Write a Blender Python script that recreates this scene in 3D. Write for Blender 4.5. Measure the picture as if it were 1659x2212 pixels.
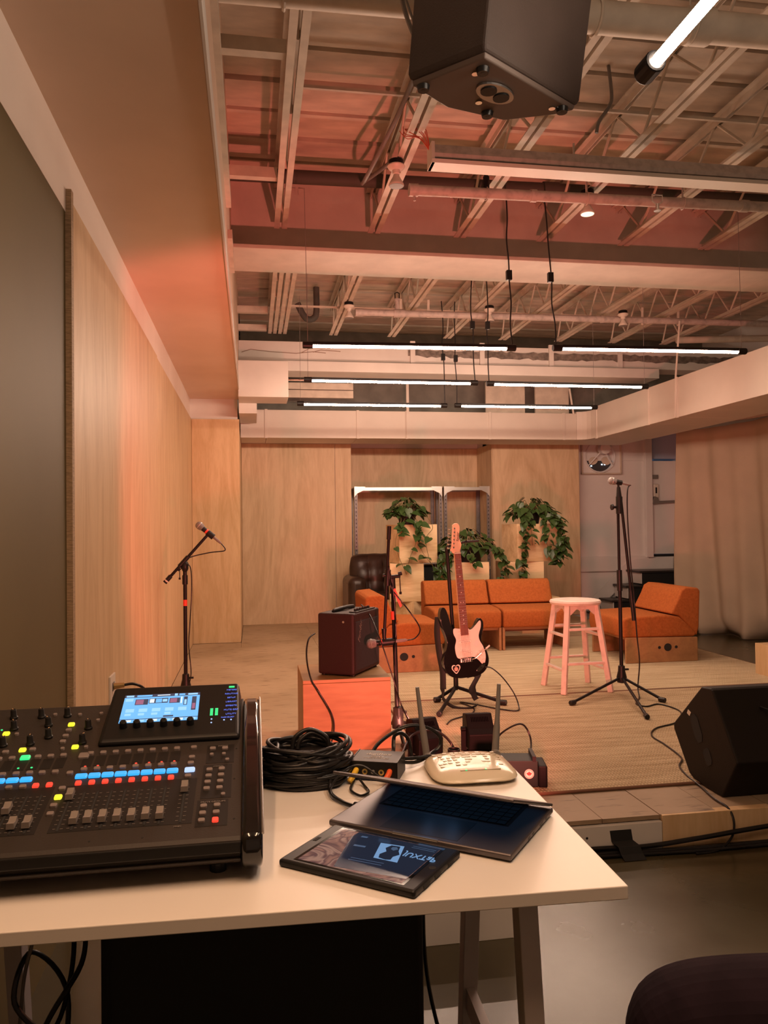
import bpy, bmesh, math, random
from mathutils import Vector, Matrix, Euler
R = math.radians
scene = bpy.context.scene
COL = scene.collection
for o in list(bpy.data.objects):
    bpy.data.objects.remove(o)

# ------------------------------------------------------------------ camera
cam_d = bpy.data.cameras.new('camera')
cam = bpy.data.objects.new('camera', cam_d)
COL.objects.link(cam)
cam_d.sensor_fit = 'HORIZONTAL'
cam_d.sensor_width = 36.0
cam_d.lens = 36.0 * 1700.0 / 1659.0
cam_d.clip_start = 0.02
cam.matrix_world = Matrix(((0.98621634, 0.0088625, -0.16522345, 0.0),
                           (-0.16502541, -0.01972194, -0.98609211, 0.0),
                           (-0.01199777, 0.99976622, -0.01798756, 1.30),
                           (0, 0, 0, 1)))
scene.camera = cam

# ------------------------------------------------------------------ world, exposure
w = bpy.data.worlds.new('world'); scene.world = w
w.use_nodes = True
w.node_tree.nodes['Background'].inputs[0].default_value = (0.10, 0.13, 0.20, 1)
w.node_tree.nodes['Background'].inputs[1].default_value = 0.3
vs = scene.view_settings
vs.view_transform = 'Standard'
vs.look = 'None'
vs.gamma = 1.0
vs.use_curve_mapping = False
vs.exposure = 0.0

# ------------------------------------------------------------------ lamps without a body in view
def spot(name, loc, target, energy, color, angle=120, blend=0.6, radius=0.06):
    d = bpy.data.lights.new(name, 'SPOT')
    d.energy = energy; d.color = color; d.spot_size = R(angle); d.spot_blend = blend; d.shadow_soft_size = radius
    o = bpy.data.objects.new(name, d); COL.objects.link(o)
    o.location = loc
    o.rotation_euler = (Vector(target) - Vector(loc)).to_track_quat('-Z', 'Y').to_euler()
    return o
RED = (1.0, 0.20, 0.15)
K_LED, K_NEAR, K_RED, K_STAGE, K_BACK = 1.0, 1.0, 1.0, 1.0, 1.0
spot('red_stage_lamp', (0.85, 2.15, 0.44), (0.95, 8.0, 2.75), 290 * K_RED, RED, 84, 0.35, 0.05)
STG = (1.0, 0.30, 0.22)
spot('stage_light_beam', (0.82, 4.05, 0.26), (0.6, 9.0, 1.7), 14 * K_STAGE, STG, 110, 0.6, 0.05)
spot('stage_light_beam', (1.14, 4.05, 0.27), (1.9, 9.0, 1.6), 14 * K_STAGE, STG, 110, 0.6, 0.05)
# unseen ceiling tubes assumed over the table, just above the frame
def tube_lamp(name, loc, length, energy, color, rot=0.0):
    d = bpy.data.lights.new(name, 'AREA')
    d.shape = 'RECTANGLE'; d.size = length; d.size_y = 0.05; d.energy = energy; d.color = color
    o = bpy.data.objects.new(name, d); COL.objects.link(o)
    o.location = loc; o.rotation_euler = (0, 0, rot)
    return o
WARM = (1.0, 0.56, 0.31)
for x, y in ((-0.25, 0.85), (0.35, 0.85)):
    tube_lamp('warm_ceiling_lamp', (x, y, 2.36), 1.2, 13 * K_BACK, WARM, R(90))
LED_C = (1.0, 0.68, 0.50)
NEAR_C = (1.0, 0.78, 0.60)
E_LED = 205.0 * K_LED
E_NEAR = 80.0 * K_NEAR

# ------------------------------------------------------------------ materials
def mat(name, color, rough=0.6, metal=0.0, emit=None, estr=0.0, var=0.0, scale=8.0, stretch=(1, 1, 1), bump=0.0,
        bscale=None, color2=None, spec=0.5, coat=0.0, trans=0.0, detail=4.0, ramp=(0.35, 0.65), rvar=0.0):
    m = bpy.data.materials.new(name); m.use_nodes = True
    nt = m.node_tree; N = nt.nodes; b = N['Principled BSDF']
    b.inputs['Base Color'].default_value = (*color, 1)
    b.inputs['Roughness'].default_value = rough
    b.inputs['Metallic'].default_value = metal
    b.inputs['Specular IOR Level'].default_value = spec
    b.inputs['Coat Weight'].default_value = coat
    b.inputs['Transmission Weight'].default_value = trans
    if emit:
        b.inputs['Emission Color'].default_value = (*emit, 1); b.inputs['Emission Strength'].default_value = estr
    if var or color2 or bump or rvar:
        tc = N.new('ShaderNodeTexCoord'); mp = N.new('ShaderNodeMapping')
        mp.inputs['Scale'].default_value = stretch
        nt.links.new(tc.outputs['Object'], mp.inputs[0])
        nz = N.new('ShaderNodeTexNoise'); nz.inputs['Scale'].default_value = scale; nz.inputs['Detail'].default_value = detail
        nt.links.new(mp.outputs[0], nz.inputs['Vector'])
        if var or color2:
            cr = N.new('ShaderNodeValToRGB')
            c2 = color2 or tuple(max(0, c * (1 - var)) for c in color)
            cr.color_ramp.elements[0].position = ramp[0]; cr.color_ramp.elements[0].color = (*c2, 1)
            cr.color_ramp.elements[1].position = ramp[1]; cr.color_ramp.elements[1].color = (*color, 1)
            nt.links.new(nz.outputs['Fac'], cr.inputs[0]); nt.links.new(cr.outputs[0], b.inputs['Base Color'])
        if rvar:
            mr = N.new('ShaderNodeMapRange'); mr.inputs[3].default_value = max(0.02, rough - rvar); mr.inputs[4].default_value = min(1, rough + rvar)
            nt.links.new(nz.outputs['Fac'], mr.inputs[0]); nt.links.new(mr.outputs[0], b.inputs['Roughness'])
        if bump:
            src = nz
            if bscale:
                src = N.new('ShaderNodeTexNoise'); src.inputs['Scale'].default_value = bscale; src.inputs['Detail'].default_value = 3
                nt.links.new(mp.outputs[0], src.inputs['Vector'])
            bp = N.new('ShaderNodeBump'); bp.inputs['Strength'].default_value = bump; bp.inputs['Distance'].default_value = 0.01
            nt.links.new(src.outputs['Fac'], bp.inputs['Height']); nt.links.new(bp.outputs[0], b.inputs['Normal'])
    return m

def wood(name, c1, c2, axis='Z', scale=5.0, dist=2.5, rough=0.5, fine=0.35):
    """rotary cut plywood: warped bands along the axis plus fine streaks"""
    m = bpy.data.materials.new(name); m.use_nodes = True
    nt = m.node_tree; N = nt.nodes; b = N['Principled BSDF']; b.inputs['Roughness'].default_value = rough
    b.inputs['Specular IOR Level'].default_value = 0.35
    tc = N.new('ShaderNodeTexCoord'); mp = N.new('ShaderNodeMapping')
    mp.inputs['Scale'].default_value = {'Z': (1, 1, 0.16), 'X': (0.16, 1, 1), 'Y': (1, 0.16, 1)}[axis]
    nt.links.new(tc.outputs['Object'], mp.inputs[0])
    n1 = N.new('ShaderNodeTexNoise'); n1.inputs['Scale'].default_value = scale; n1.inputs['Detail'].default_value = 5; n1.inputs['Distortion'].default_value = dist
    n2 = N.new('ShaderNodeTexNoise'); n2.inputs['Scale'].default_value = scale * 16; n2.inputs['Detail'].default_value = 3
    nt.links.new(mp.outputs[0], n1.inputs['Vector']); nt.links.new(mp.outputs[0], n2.inputs['Vector'])
    mx = N.new('ShaderNodeMath'); mx.operation = 'MULTIPLY_ADD'; mx.inputs[1].default_value = fine
    nt.links.new(n2.outputs['Fac'], mx.inputs[0]); nt.links.new(n1.outputs['Fac'], mx.inputs[2])
    cr = N.new('ShaderNodeValToRGB')
    cr.color_ramp.elements[0].position = 0.42; cr.color_ramp.elements[0].color = (*c2, 1)
    cr.color_ramp.elements[1].position = 0.82; cr.color_ramp.elements[1].color = (*c1, 1)
    nt.links.new(mx.outputs[0], cr.inputs[0]); nt.links.new(cr.outputs[0], b.inputs['Base Color'])
    bp = N.new('ShaderNodeBump'); bp.inputs['Strength'].default_value = 0.06; bp.inputs['Distance'].default_value = 0.01
    nt.links.new(n2.outputs['Fac'], bp.inputs['Height']); nt.links.new(bp.outputs[0], b.inputs['Normal'])
    return m

M = {}
M['ply'] = wood('birch_plywood', (0.70, 0.50, 0.29), (0.56, 0.37, 0.19))
M['ply_figured'] = wood('figured_plywood', (0.74, 0.56, 0.36), (0.58, 0.41, 0.24), scale=3.2, dist=4.0)
M['ply_crate'] = wood('crate_plywood', (0.78, 0.60, 0.36), (0.56, 0.38, 0.19), axis='X', scale=3.4, dist=3.5)
M['ply_warm'] = wood('amber_plywood', (0.42, 0.25, 0.115), (0.27, 0.14, 0.06), axis='X', scale=3.0, dist=1.2, fine=0.5)
M['ply_edge'] = mat('plywood_edge', (0.45, 0.30, 0.17), 0.7, var=0.4, scale=40, stretch=(1, 1, 6))
M['bent_wood'] = wood('brown_bent_ply', (0.42, 0.22, 0.10), (0.30, 0.15, 0.07), axis='X', scale=4)
M['white_paint'] = mat('white_paint', (0.70, 0.66, 0.61), 0.6, var=0.10, scale=3)
M['white_wall'] = mat('white_wall_paint', (0.82, 0.80, 0.78), 0.55, var=0.08, scale=2, bump=0.05, bscale=40)
M['cream'] = mat('cream_steel_paint', (0.66, 0.58, 0.48), 0.55, var=0.18, scale=10)
M['deck_paint'] = mat('deck_paint', (0.70, 0.60, 0.49), 0.7, var=0.25, scale=4, stretch=(1, 3, 1))
M['band'] = mat('wall_band_paint', (0.84, 0.74, 0.66), 0.6, var=0.06, scale=3)
M['soffit'] = mat('soffit_paint', (0.74, 0.57, 0.44), 0.55, var=0.06, scale=3)
M['olive'] = mat('olive_paint', (0.132, 0.098, 0.038), 0.6, spec=0.25, var=0.08, scale=2)
M['beam'] = mat('beam_paint', (0.66, 0.59, 0.51), 0.6, var=0.12, scale=6, bump=0.1, bscale=30)
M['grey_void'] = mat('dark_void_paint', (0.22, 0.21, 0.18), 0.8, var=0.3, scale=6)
M['duct'] = mat('duct_paint', (0.68, 0.62, 0.55), 0.5, var=0.06, scale=3)
M['pipe'] = mat('pipe_paint', (0.55, 0.48, 0.44), 0.5, var=0.3, scale=22, ramp=(0.3, 0.55))
M['pipe_dark'] = mat('dark_pipe', (0.08, 0.07, 0.06), 0.7)
M['black'] = mat('black_plastic', (0.010, 0.0095, 0.009), 0.42, spec=0.3)
M['black_matte'] = mat('black_matte', (0.012, 0.012, 0.012), 0.8)
M['black_metal'] = mat('black_metal', (0.010, 0.009, 0.009), 0.4, spec=0.18)
M['rubber'] = mat('black_rubber', (0.010, 0.009, 0.009), 0.36, spec=0.4)
M['speaker_grey'] = mat('charcoal_cabinet', (0.075, 0.052, 0.043), 0.6, spec=0.3, bump=0.15, bscale=220, var=0.15, scale=6)
M['steel'] = mat('bright_steel', (0.62, 0.60, 0.57), 0.3, metal=0.9)
M['chrome'] = mat('chrome', (0.75, 0.72, 0.68), 0.15, metal=1.0)
M['grey_plastic'] = mat('grey_plastic', (0.20, 0.18, 0.165), 0.5)
M['white_plastic'] = mat('white_plastic', (0.72, 0.66, 0.58), 0.4)
M['melamine'] = mat('white_melamine', (0.74, 0.69, 0.63), 0.38, var=0.03, scale=5)
M['orange_fabric'] = mat('rust_orange_fabric', (0.42, 0.125, 0.032), 0.9, var=0.2, scale=60, bump=0.25, bscale=350, spec=0.2)
M['leather'] = mat('brown_leather', (0.055, 0.03, 0.022), 0.35, var=0.4, scale=8, bump=0.3, bscale=14)
M['leaf'] = mat('leaf_green', (0.050, 0.105, 0.024), 0.38, var=0.45, scale=5)
M['stem'] = mat('vine_stem', (0.16, 0.13, 0.05), 0.6)
M['canvas'] = mat('canvas_cloth', (0.56, 0.45, 0.34), 0.9, var=0.1, scale=3, bump=0.12, bscale=120, spec=0.1)
M['stool'] = mat('worn_white_stool_paint', (0.72, 0.60, 0.53), 0.5, var=0.25, scale=14, ramp=(0.25, 0.5))
M['galv'] = mat('grey_steel_shelf', (0.24, 0.22, 0.22), 0.4, metal=0.5, var=0.2, scale=20)
M['red_tape'] = mat('red_tape', (0.80, 0.06, 0.03), 0.5)
M['gloss_black'] = mat('gloss_black_lacquer', (0.008, 0.007, 0.007), 0.10, coat=0.3)
M['glass_black'] = mat('black_glass', (0.006, 0.006, 0.007), 0.05)
M['alu'] = mat('grey_aluminium', (0.36, 0.35, 0.34), 0.35, metal=0.9)
M['dark_cloth'] = mat('dark_purple_cloth', (0.020, 0.012, 0.017), 0.95, var=0.3, scale=14, bump=0.2, bscale=30, spec=0.1)
M['skin'] = mat('skin', (0.45, 0.27, 0.19), 0.5)
M['hair'] = mat('dark_hair', (0.03, 0.02, 0.015), 0.6)
def glow(name, c, s, base=(0.05, 0.05, 0.05)):
    return mat(name, base, 0.3, emit=c, estr=s)
M['led_white'] = glow('led_tube_light', LED_C, E_LED, (0.8, 0.8, 0.8))
M['led_warm'] = glow('warm_tube_light', NEAR_C, E_NEAR, (0.8, 0.8, 0.8))
M['g_blue'] = glow('lit_blue', (0.02, 0.38, 0.95), 1.3)
M['g_red'] = glow('lit_red', (1.0, 0.05, 0.025), 1.2)
M['g_yellow'] = glow('lit_yellow', (0.95, 0.85, 0.03), 1.2)
M['g_green'] = glow('lit_green', (0.03, 0.85, 0.25), 1.1)
M['g_pale'] = glow('lit_pale_blue', (0.45, 0.62, 1.0), 1.2)
M['g_indigo'] = glow('lit_indigo', (0.12, 0.2, 0.9), 0.8)
M['g_day'] = glow('daylight_slot', (0.75, 0.88, 1.0), 4.0)
M['scr_blue'] = glow('screen_blue', (0.14, 0.48, 0.92), 1.15)
M['scr_light'] = glow('screen_light_blue', (0.32, 0.65, 0.98), 1.15)
M['scr_dark'] = glow('screen_dark', (0.02, 0.04, 0.09), 1.0)
M['scr_white'] = glow('screen_white', (0.8, 0.92, 1.0), 1.1)
M['scr_pink'] = glow('screen_pink', (0.35, 0.12, 0.22), 1.0)

# ------------------------------------------------------------------ mesh helpers
class MB:
    """collects simple shapes in one mesh"""
    def __init__(s): s.v = []; s.f = []; s.mi = []; s.m = 0
    def add(s, vs, fs):
        k = len(s.v); s.v += [tuple(v) for v in vs]
        for f in fs: s.f.append(tuple(i + k for i in f)); s.mi.append(s.m)
        return s
    def box(s, lo, hi, T=None):
        (a, b, c), (d, e, f) = lo, hi
        vs = [(a, b, c), (d, b, c), (d, e, c), (a, e, c), (a, b, f), (d, b, f), (d, e, f), (a, e, f)]
        if T is not None: vs = [T @ Vector(v) for v in vs]
        return s.add(vs, [(0, 3, 2, 1), (4, 5, 6, 7), (0, 1, 5, 4), (1, 2, 6, 5), (2, 3, 7, 6), (3, 0, 4, 7)])
    def cbox(s, c, size, T=None):
        return s.box([c[i] - size[i] / 2 for i in range(3)], [c[i] + size[i] / 2 for i in range(3)], T)
    def cyl(s, p0, p1, r0, r1=None, n=12, cap=True):
        r1 = r0 if r1 is None else r1
        p0, p1 = Vector(p0), Vector(p1); d = (p1 - p0).normalized()
        a = d.orthogonal().normalized(); b = d.cross(a)
        vs = []
        for p, r in ((p0, r0), (p1, r1)):
            for i in range(n):
                t = 2 * math.pi * i / n
                vs.append(p + a * math.cos(t) * r + b * math.sin(t) * r)
        fs = [(i, (i + 1) % n, n + (i + 1) % n, n + i) for i in range(n)]
        if cap: fs += [tuple(range(n - 1, -1, -1)), tuple(range(n, 2 * n))]
        return s.add(vs, fs)
    def bar(s, p0, p1, wx, wy, up=(0, 0, 1)):
        """rectangular bar between two points"""
        p0, p1 = Vector(p0), Vector(p1); d = (p1 - p0).normalized()
        a = d.cross(Vector(up)); a = d.orthogonal() if a.length < 1e-4 else a
        a.normalize(); b = d.cross(a)
        vs = []
        for p in (p0, p1):
            for i, j in ((-1, -1), (1, -1), (1, 1), (-1, 1)):
                vs.append(p + a * i * wx / 2 + b * j * wy / 2)
        return s.add(vs, [(0, 3, 2, 1), (4, 5, 6, 7), (0, 1, 5, 4), (1, 2, 6, 5), (2, 3, 7, 6), (3, 0, 4, 7)])
    def tube(s, pts, r, n=8, radii=None):
        pts = [Vector(p) for p in pts]; a = None; k0 = len(s.v)
        vs = []
        for i, p in enumerate(pts):
            d = (pts[min(i + 1, len(pts) - 1)] - pts[max(i - 1, 0)])
            d = d.normalized() if d.length > 1e-9 else Vector((0, 0, 1))
            a = d.orthogonal() if a is None else a - d * a.dot(d)
            if a.length < 1e-6: a = d.orthogonal()
            a.normalize(); b = d.cross(a); rr = radii[i] if radii else r
            for j in range(n):
                t = 2 * math.pi * j / n
                vs.append(p + a * math.cos(t) * rr + b * math.sin(t) * rr)
        fs = []
        for i in range(len(pts) - 1):
            for j in range(n):
                fs.append((i * n + j, i * n + (j + 1) % n, (i + 1) * n + (j + 1) % n, (i + 1) * n + j))
        fs.append(tuple(range(n - 1, -1, -1))); m = (len(pts) - 1) * n; fs.append(tuple(range(m, m + n)))
        return s.add(vs, fs)
    def lathe(s, prof, c=(0, 0, 0), n=20, T=None):
        """profile of (r, z) turned round the z axis"""
        vs = []; T = T or Matrix.Translation(c)
        for r, z in prof:
            for j in range(n):
                t = 2 * math.pi * j / n
                vs.append(T @ Vector((r * math.cos(t), r * math.sin(t), z)))
        fs = []
        for i in range(len(prof) - 1):
            for j in range(n):
                fs.append((i * n + j, i * n + (j + 1) % n, (i + 1) * n + (j + 1) % n, (i + 1) * n + j))
        fs.append(tuple(range(n - 1, -1, -1))); m = (len(prof) - 1) * n; fs.append(tuple(range(m, m + n)))
        return s.add(vs, fs)
    def prism(s, poly, h0, h1, T=None, flip=False):
        """2-D outline extruded from h0 to h1 along z (then T)"""
        n = len(poly); vs = [Vector((x, y, h0)) for x, y in poly] + [Vector((x, y, h1)) for x, y in poly]
        if T is not None: vs = [T @ v for v in vs]
        fs = [tuple(range(n - 1, -1, -1)), tuple(range(n, 2 * n))] + [(i, (i + 1) % n, n + (i + 1) % n, n + i) for i in range(n)]
        return s.add(vs, fs)
    def quad(s, a, b, c, d): return s.add([a, b, c, d], [(0, 1, 2, 3)])
    def mesh(s, name, mats):
        me = bpy.data.meshes.new(name); me.from_pydata(s.v, [], s.f)
        mats = mats if isinstance(mats, (list, tuple)) else [mats]
        for m in mats: me.materials.append(m)
        if len(mats) > 1: me.polygons.foreach_set('material_index', s.mi)
        bm = bmesh.new(); bm.from_mesh(me); bmesh.ops.recalc_face_normals(bm, faces=bm.faces); bm.to_mesh(me); bm.free()
        return me
    def build(s, name, mats, parent=None, smooth=None, bevel=0.0, seg=2, sub=0):
        me = s.mesh(name, mats)
        return put(name, me, parent, smooth, bevel, seg, sub)

LAST = [None]
def put(name, me, parent=None, smooth=None, bevel=0.0, seg=2, sub=0):
    o = bpy.data.objects.new(name, me); COL.objects.link(o); LAST[0] = o
    if parent is not None: o.parent = parent
    if smooth is not None:
        for p in me.polygons: p.use_smooth = True
        me.set_sharp_from_angle(angle=R(smooth))
    if bevel:
        b = o.modifiers.new('bevel', 'BEVEL'); b.width = bevel; b.segments = seg; b.limit_method = 'ANGLE'; b.angle_limit = R(40)
    if sub:
        m = o.modifiers.new('subdivision', 'SUBSURF'); m.levels = sub; m.render_levels = sub
    return o

def tag(o, label=None, cat=None, group=None, kind=None):
    if label: o['label'] = label
    if cat: o['category'] = cat
    if group: o['group'] = group
    if kind: o['kind'] = kind
    return o
def thing(name, label, cat, loc=(0, 0, 0), rz=0.0, group=None):
    o = bpy.data.objects.new(name, None); COL.objects.link(o)
    o.empty_display_size = 0.05
    o.location = loc; o.rotation_euler = (0, 0, rz)
    return tag(o, label, cat, group)
def kids(o): return [c for c in bpy.data.objects if c.parent is o]
def copy_tree(o, parent=None):
    c = o.copy(); COL.objects.link(c)
    if parent is not None: c.parent = parent
    for ch in kids(o): copy_tree(ch, c)
    return c
def spline(pts, n=8, closed=False):
    """Catmull-Rom through the points"""
    pts = [Vector(p) for p in pts]; out = []; k = len(pts)
    for i in range(k if closed else k - 1):
        if closed: a, b, c, d = pts[i - 1], pts[i], pts[(i + 1) % k], pts[(i + 2) % k]
        else: a, b, c, d = pts[max(i - 1, 0)], pts[i], pts[i + 1], pts[min(i + 2, k - 1)]
        for j in range(n):
            t = j / n
            out.append(0.5 * ((2 * b) + (c - a) * t + (2 * a - 5 * b + 4 * c - d) * t * t + (3 * b - a - 3 * c + d) * t ** 3))
    if not closed: out.append(pts[-1])
    return out
def cable(name, label, pts, r, m='rubber', n=8, seg=6, cat='cable', parent=None):
    o = MB().tube(spline(pts, n), r, seg).build(name, M[m], parent, smooth=60)
    return tag(o, label, cat) if label else o
def text(name, body, size, T, m, parent=None, depth=0.0004, align='CENTER', shear=0.0):
    """flat lettering as a mesh"""
    cu = bpy.data.curves.new(name, 'FONT'); cu.body = body; cu.size = size; cu.align_x = align; cu.align_y = 'CENTER'
    cu.extrude = depth; cu.shear = shear; cu.resolution_u = 3
    t = bpy.data.objects.new(name, cu); COL.objects.link(t)
    dg = bpy.context.evaluated_depsgraph_get(); me = bpy.data.meshes.new_from_object(t.evaluated_get(dg))
    bpy.data.objects.remove(t)
    me.transform(T); me.materials.clear(); me.materials.append(M[m])
    o = bpy.data.objects.new(name, me); COL.objects.link(o)
    if parent is not None: o.parent = parent
    return o
def frame(o, x, y, z=None):
    """matrix from an origin and two axes"""
    x = Vector(x).normalized(); y = Vector(y); y = (y - x * y.dot(x)).normalized(); z = x.cross(y)
    return Matrix(((x.x, y.x, z.x, o[0]), (x.y, y.y, z.y, o[1]), (x.z, y.z, z.z, o[2]), (0, 0, 0, 1)))
rng = random.Random(7)
ST = 0.135          # height of the stage
TT = 0.74           # height of the table top
# ================================================================== the setting
XR, YB, YF, ZC = 5.75, 9.9, -2.6, 3.62
def struct(name, mb, m, **k):
    o = mb.build(name, m, **k); o['kind'] = 'structure'; return o

# concrete floor: polished, stained
def floor_mat():
    m = mat('polished_concrete', (0.080, 0.068, 0.036), 0.24, spec=0.38, color2=(0.045, 0.034, 0.016), scale=1.3, ramp=(0.3, 0.62), detail=6, bump=0.04, bscale=30, rvar=0.10)
    return m
struct('floor', MB().box((-0.9, YF, -0.1), (XR, 10.6, 0)), floor_mat())

wl = struct('wall_left', MB().box((-0.78, YF, 0), (-0.618, 10.6, 2.38)), M['olive'])
MB().box((-0.78, YF, 2.38), (-0.616, 8.2, 2.70)).build('wall_band', M['band'], wl)
p = MB()
pl = MB().box((-0.617, 2.83, 0.02), (-0.600, 5.27, 2.425)).build('plywood_panel', M['ply'], wl, bevel=0.002)
MB().box((-0.617, 5.274, ST), (-0.600, 8.17, 2.412)).build('plywood_panel', M['ply'], wl, bevel=0.002)
MB().box((-0.618, 2.795, 0.0), (-0.598, 2.828, 2.46)).build('panel_trim', M['ply_edge'], wl)

# boxed column at the far end of the left wall
col = MB().box((-0.78, 8.20, 0), (-0.14, 9.62, ZC))
cl = struct('wall_left_column', col, M['white_paint'])
MB().box((-0.598, 8.16, ST), (-0.122, 8.20, 2.41)).build('plywood_panel', M['ply'], cl, bevel=0.002)
MB().box((-0.14, 8.20, ST), (-0.122, 9.60, 2.30)).build('plywood_panel', M['ply'], cl)

# soffit along the left wall
so = MB().box((-0.78, YF, 2.62), (-0.12, 8.22, ZC + 0.1))
s = struct('trim_1', so, M['soffit'], bevel=0.004)
MB().box((-0.12, YF, 2.60), (-0.112, 8.2, 2.70)).build('edge_strip', M['white_paint'], s)
for y0, y1, z in ((-2, 2.05, 2.98), (2.15, 4.2, 2.99), (4.4, 5.0, 2.9)):
    MB().box((-0.12, y0, z), (-0.095, y1, z + 0.05)).build('ledge_strip', M['cream'], s)

# back wall: plywood skin, recess and the white wall beyond
wb = struct('wall_back', MB().box((-0.2, 9.62, 0), (1.20, 10.45, ZC)).box((3.02, 9.62, 0), (4.17, 9.86, ZC)).box((1.2, 10.30, 0), (3.02, 10.45, ZC))
            .box((3.02, 9.86, 0), (3.14, 10.45, ZC)).box((3.02, YB, 0), (5.30, 10.05, ZC)).box((5.30, YB, 2.55), (XR, 10.05, ZC)).box((5.30, YB, 0), (XR, 10.05, 0.85)), M['white_wall'])
def panel(x0, x1, z0, z1, m='ply_figured', y=9.60):
    return MB().box((x0, y, z0), (x1, y + 0.018, z1)).build('plywood_panel', M[m], wb, bevel=0.002)
panel(-0.12, 1.003, ST, 2.315); panel(1.007, 1.205, ST, 2.315)
panel(3.01, 4.17, ST, 2.33)
panel(1.19, 3.01, ST, 2.33, y=10.28)
MB().box((1.20, 9.62, ST), (1.206, 10.28, 2.33)).build('plywood_panel', M['ply_figured'], wb)
MB().box((3.004, 9.62, ST), (3.02, 10.28, 2.33)).build('plywood_panel', M['ply_figured'], wb)
MB().box((4.17, 9.62, ST), (4.18, 9.90, 2.33)).build('panel_return', M['ply_edge'], wb)
# ledge and door surround of the white wall
MB().box((4.18, 9.86, 0.66), (5.26, 9.90, 0.86)).build('wall_ledge', M['white_wall'], wb, bevel=0.01)
MB().box((5.22, 9.84, 0.84), (5.32, 9.90, 2.6)).build('door_casing', M['white_wall'], wb, bevel=0.006)
MB().box((4.18, 9.885, 2.14), (5.24, 9.90, 2.6)).build('wall_band', M['white_wall'], wb)
d1 = struct('door_1', MB().box((5.33, 9.90, 0.88), (XR, 9.95, 2.14)), M['white_wall'], bevel=0.004)
MB().box((5.33, 9.92, 2.17), (XR, 9.96, 2.55)).build('blue_light_panel', mat('blue_light_tint', (0.42, 0.52, 0.70), 0.5), d1)  # added panel; bluish light on the door top put into its colour
MB().box((5.32, 9.895, 0.845), (XR, 9.93, 0.875)).build('threshold', M['black_matte'], d1)
MB().bar((5.34, 9.86, 1.575), (5.74, 9.86, 1.59), 0.035, 0.035).build('push_bar', M['grey_plastic'], d1, bevel=0.008)
MB().prism([(5.30, 1.55), (5.42, 1.56), (5.40, 1.64), (5.35, 1.66)], 0, 0.06, Matrix(((1, 0, 0, 0), (0, 0, 1, 9.84), (0, 1, 0, 0), (0, 0, 0, 1)))).build('push_bar_housing', M['grey_plastic'], d1, bevel=0.006)
MB().box((5.345, 9.87, 1.64), (5.43, 9.90, 1.83)).build('latch_case', M['white_plastic'], d1, bevel=0.02)
MB().box((5.375, 9.865, 1.70), (5.395, 9.87, 1.78)).build('latch_slot', M['black'], d1)
MB().box((5.34, 9.87, 1.895), (5.42, 9.90, 1.95)).build('strike_plate', M['grey_plastic'], d1, bevel=0.004)

struct('wall_right', MB().box((XR, YF, 0), (XR + 0.12, 10.6, ZC + 0.1)), M['white_wall'])
struct('wall_front', MB().box((-0.78, YF - 0.12, 0), (XR + 0.1, YF, ZC + 0.1)), M['white_wall'])

# roof deck: folded steel planks side by side
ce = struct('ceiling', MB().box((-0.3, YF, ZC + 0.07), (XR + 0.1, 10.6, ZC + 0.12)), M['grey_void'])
deck = MB().box((-0.12, 0.004, 0), (XR, 0.262, 0.03)).box((-0.12, 0.262, 0.035), (XR, 0.302, 0.06)).mesh('deck_plank', M['deck_paint'])
for i in range(42):
    o = put('deck_plank', deck, ce)
    o.location = (0, YF + i * 0.302 + 0.05, ZC + (0.004 if i % 2 else 0.0))

# steel cross beam and the dropped header behind it
BY = 5.26
b = struct('trim_2', MB().box((-0.12, BY - 0.012, 3.10), (XR, BY + 0.012, ZC + 0.02)), M['beam'])
MB().box((-0.12, 5.03, 3.075), (3.70, 5.50, 3.10)).build('flange', M['beam'], b, bevel=0.003)
MB().box((3.702, 5.03, 3.077), (XR, 5.50, 3.10)).build('flange', M['beam'], b, bevel=0.003)
MB().box((-0.12, 5.10, ZC - 0.01), (XR, 5.42, ZC)).build('top_flange', M['beam'], b)
hd = struct('trim_3', MB().box((-0.12, 7.93, 2.97), (XR, 8.2, 3.17)), M['white_paint'], bevel=0.004)
MB().box((-0.12, 7.86, 2.86), (4.35, 8.2, 2.962)).build('lower_header', M['white_paint'], hd, bevel=0.004)
# broken plaster strip on the right half of the header
pts = [(1.6, 3.10)]
x = 1.6
while x < 5.6:
    pts.append((x, 3.115 + rng.uniform(-0.012, 0.012))); x += 0.05
pts += [(5.6, 3.07)]
lower = [(5.6 - i * 0.05, 3.05 + rng.uniform(-0.014, 0.01)) for i in range(81)]
MB().prism(pts[1:] + lower, 0, 0.012, Matrix(((1, 0, 0, 0), (0, 0, -1, 7.93), (0, 1, 0, 0), (0, 0, 0, 1)))).build('bare_plaster', mat('bare_plaster', (0.24, 0.2, 0.17), 0.9, var=0.5, scale=20), hd)
for xx in (1.62, 2.36, 3.12, 3.9):
    MB().box((xx, 7.90, 2.97), (xx + 0.05, 7.93, 3.2)).build('header_stud', M['white_paint'], hd)
cr = MB()
for path in ([(-0.09, 3.05), (0.0, 3.08), (0.2, 3.06), (0.45, 3.05), (0.62, 3.07), (0.75, 3.06)], [(0.5, 3.055), (0.58, 3.10), (0.72, 3.14)], [(0.62, 3.065), (0.70, 3.09), (0.9, 3.08)]):
    cr.tube([(a, 7.928, c) for a, c in path], 0.004, 4)
cr.build('plaster_crack', mat('crack_shadow', (0.3, 0.2, 0.15), 0.9), hd)
# dark void above the back duct
struct('trim_4', MB().box((-0.12, 9.3, 2.64), (XR, 9.6, ZC)), M['grey_void'])
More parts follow.
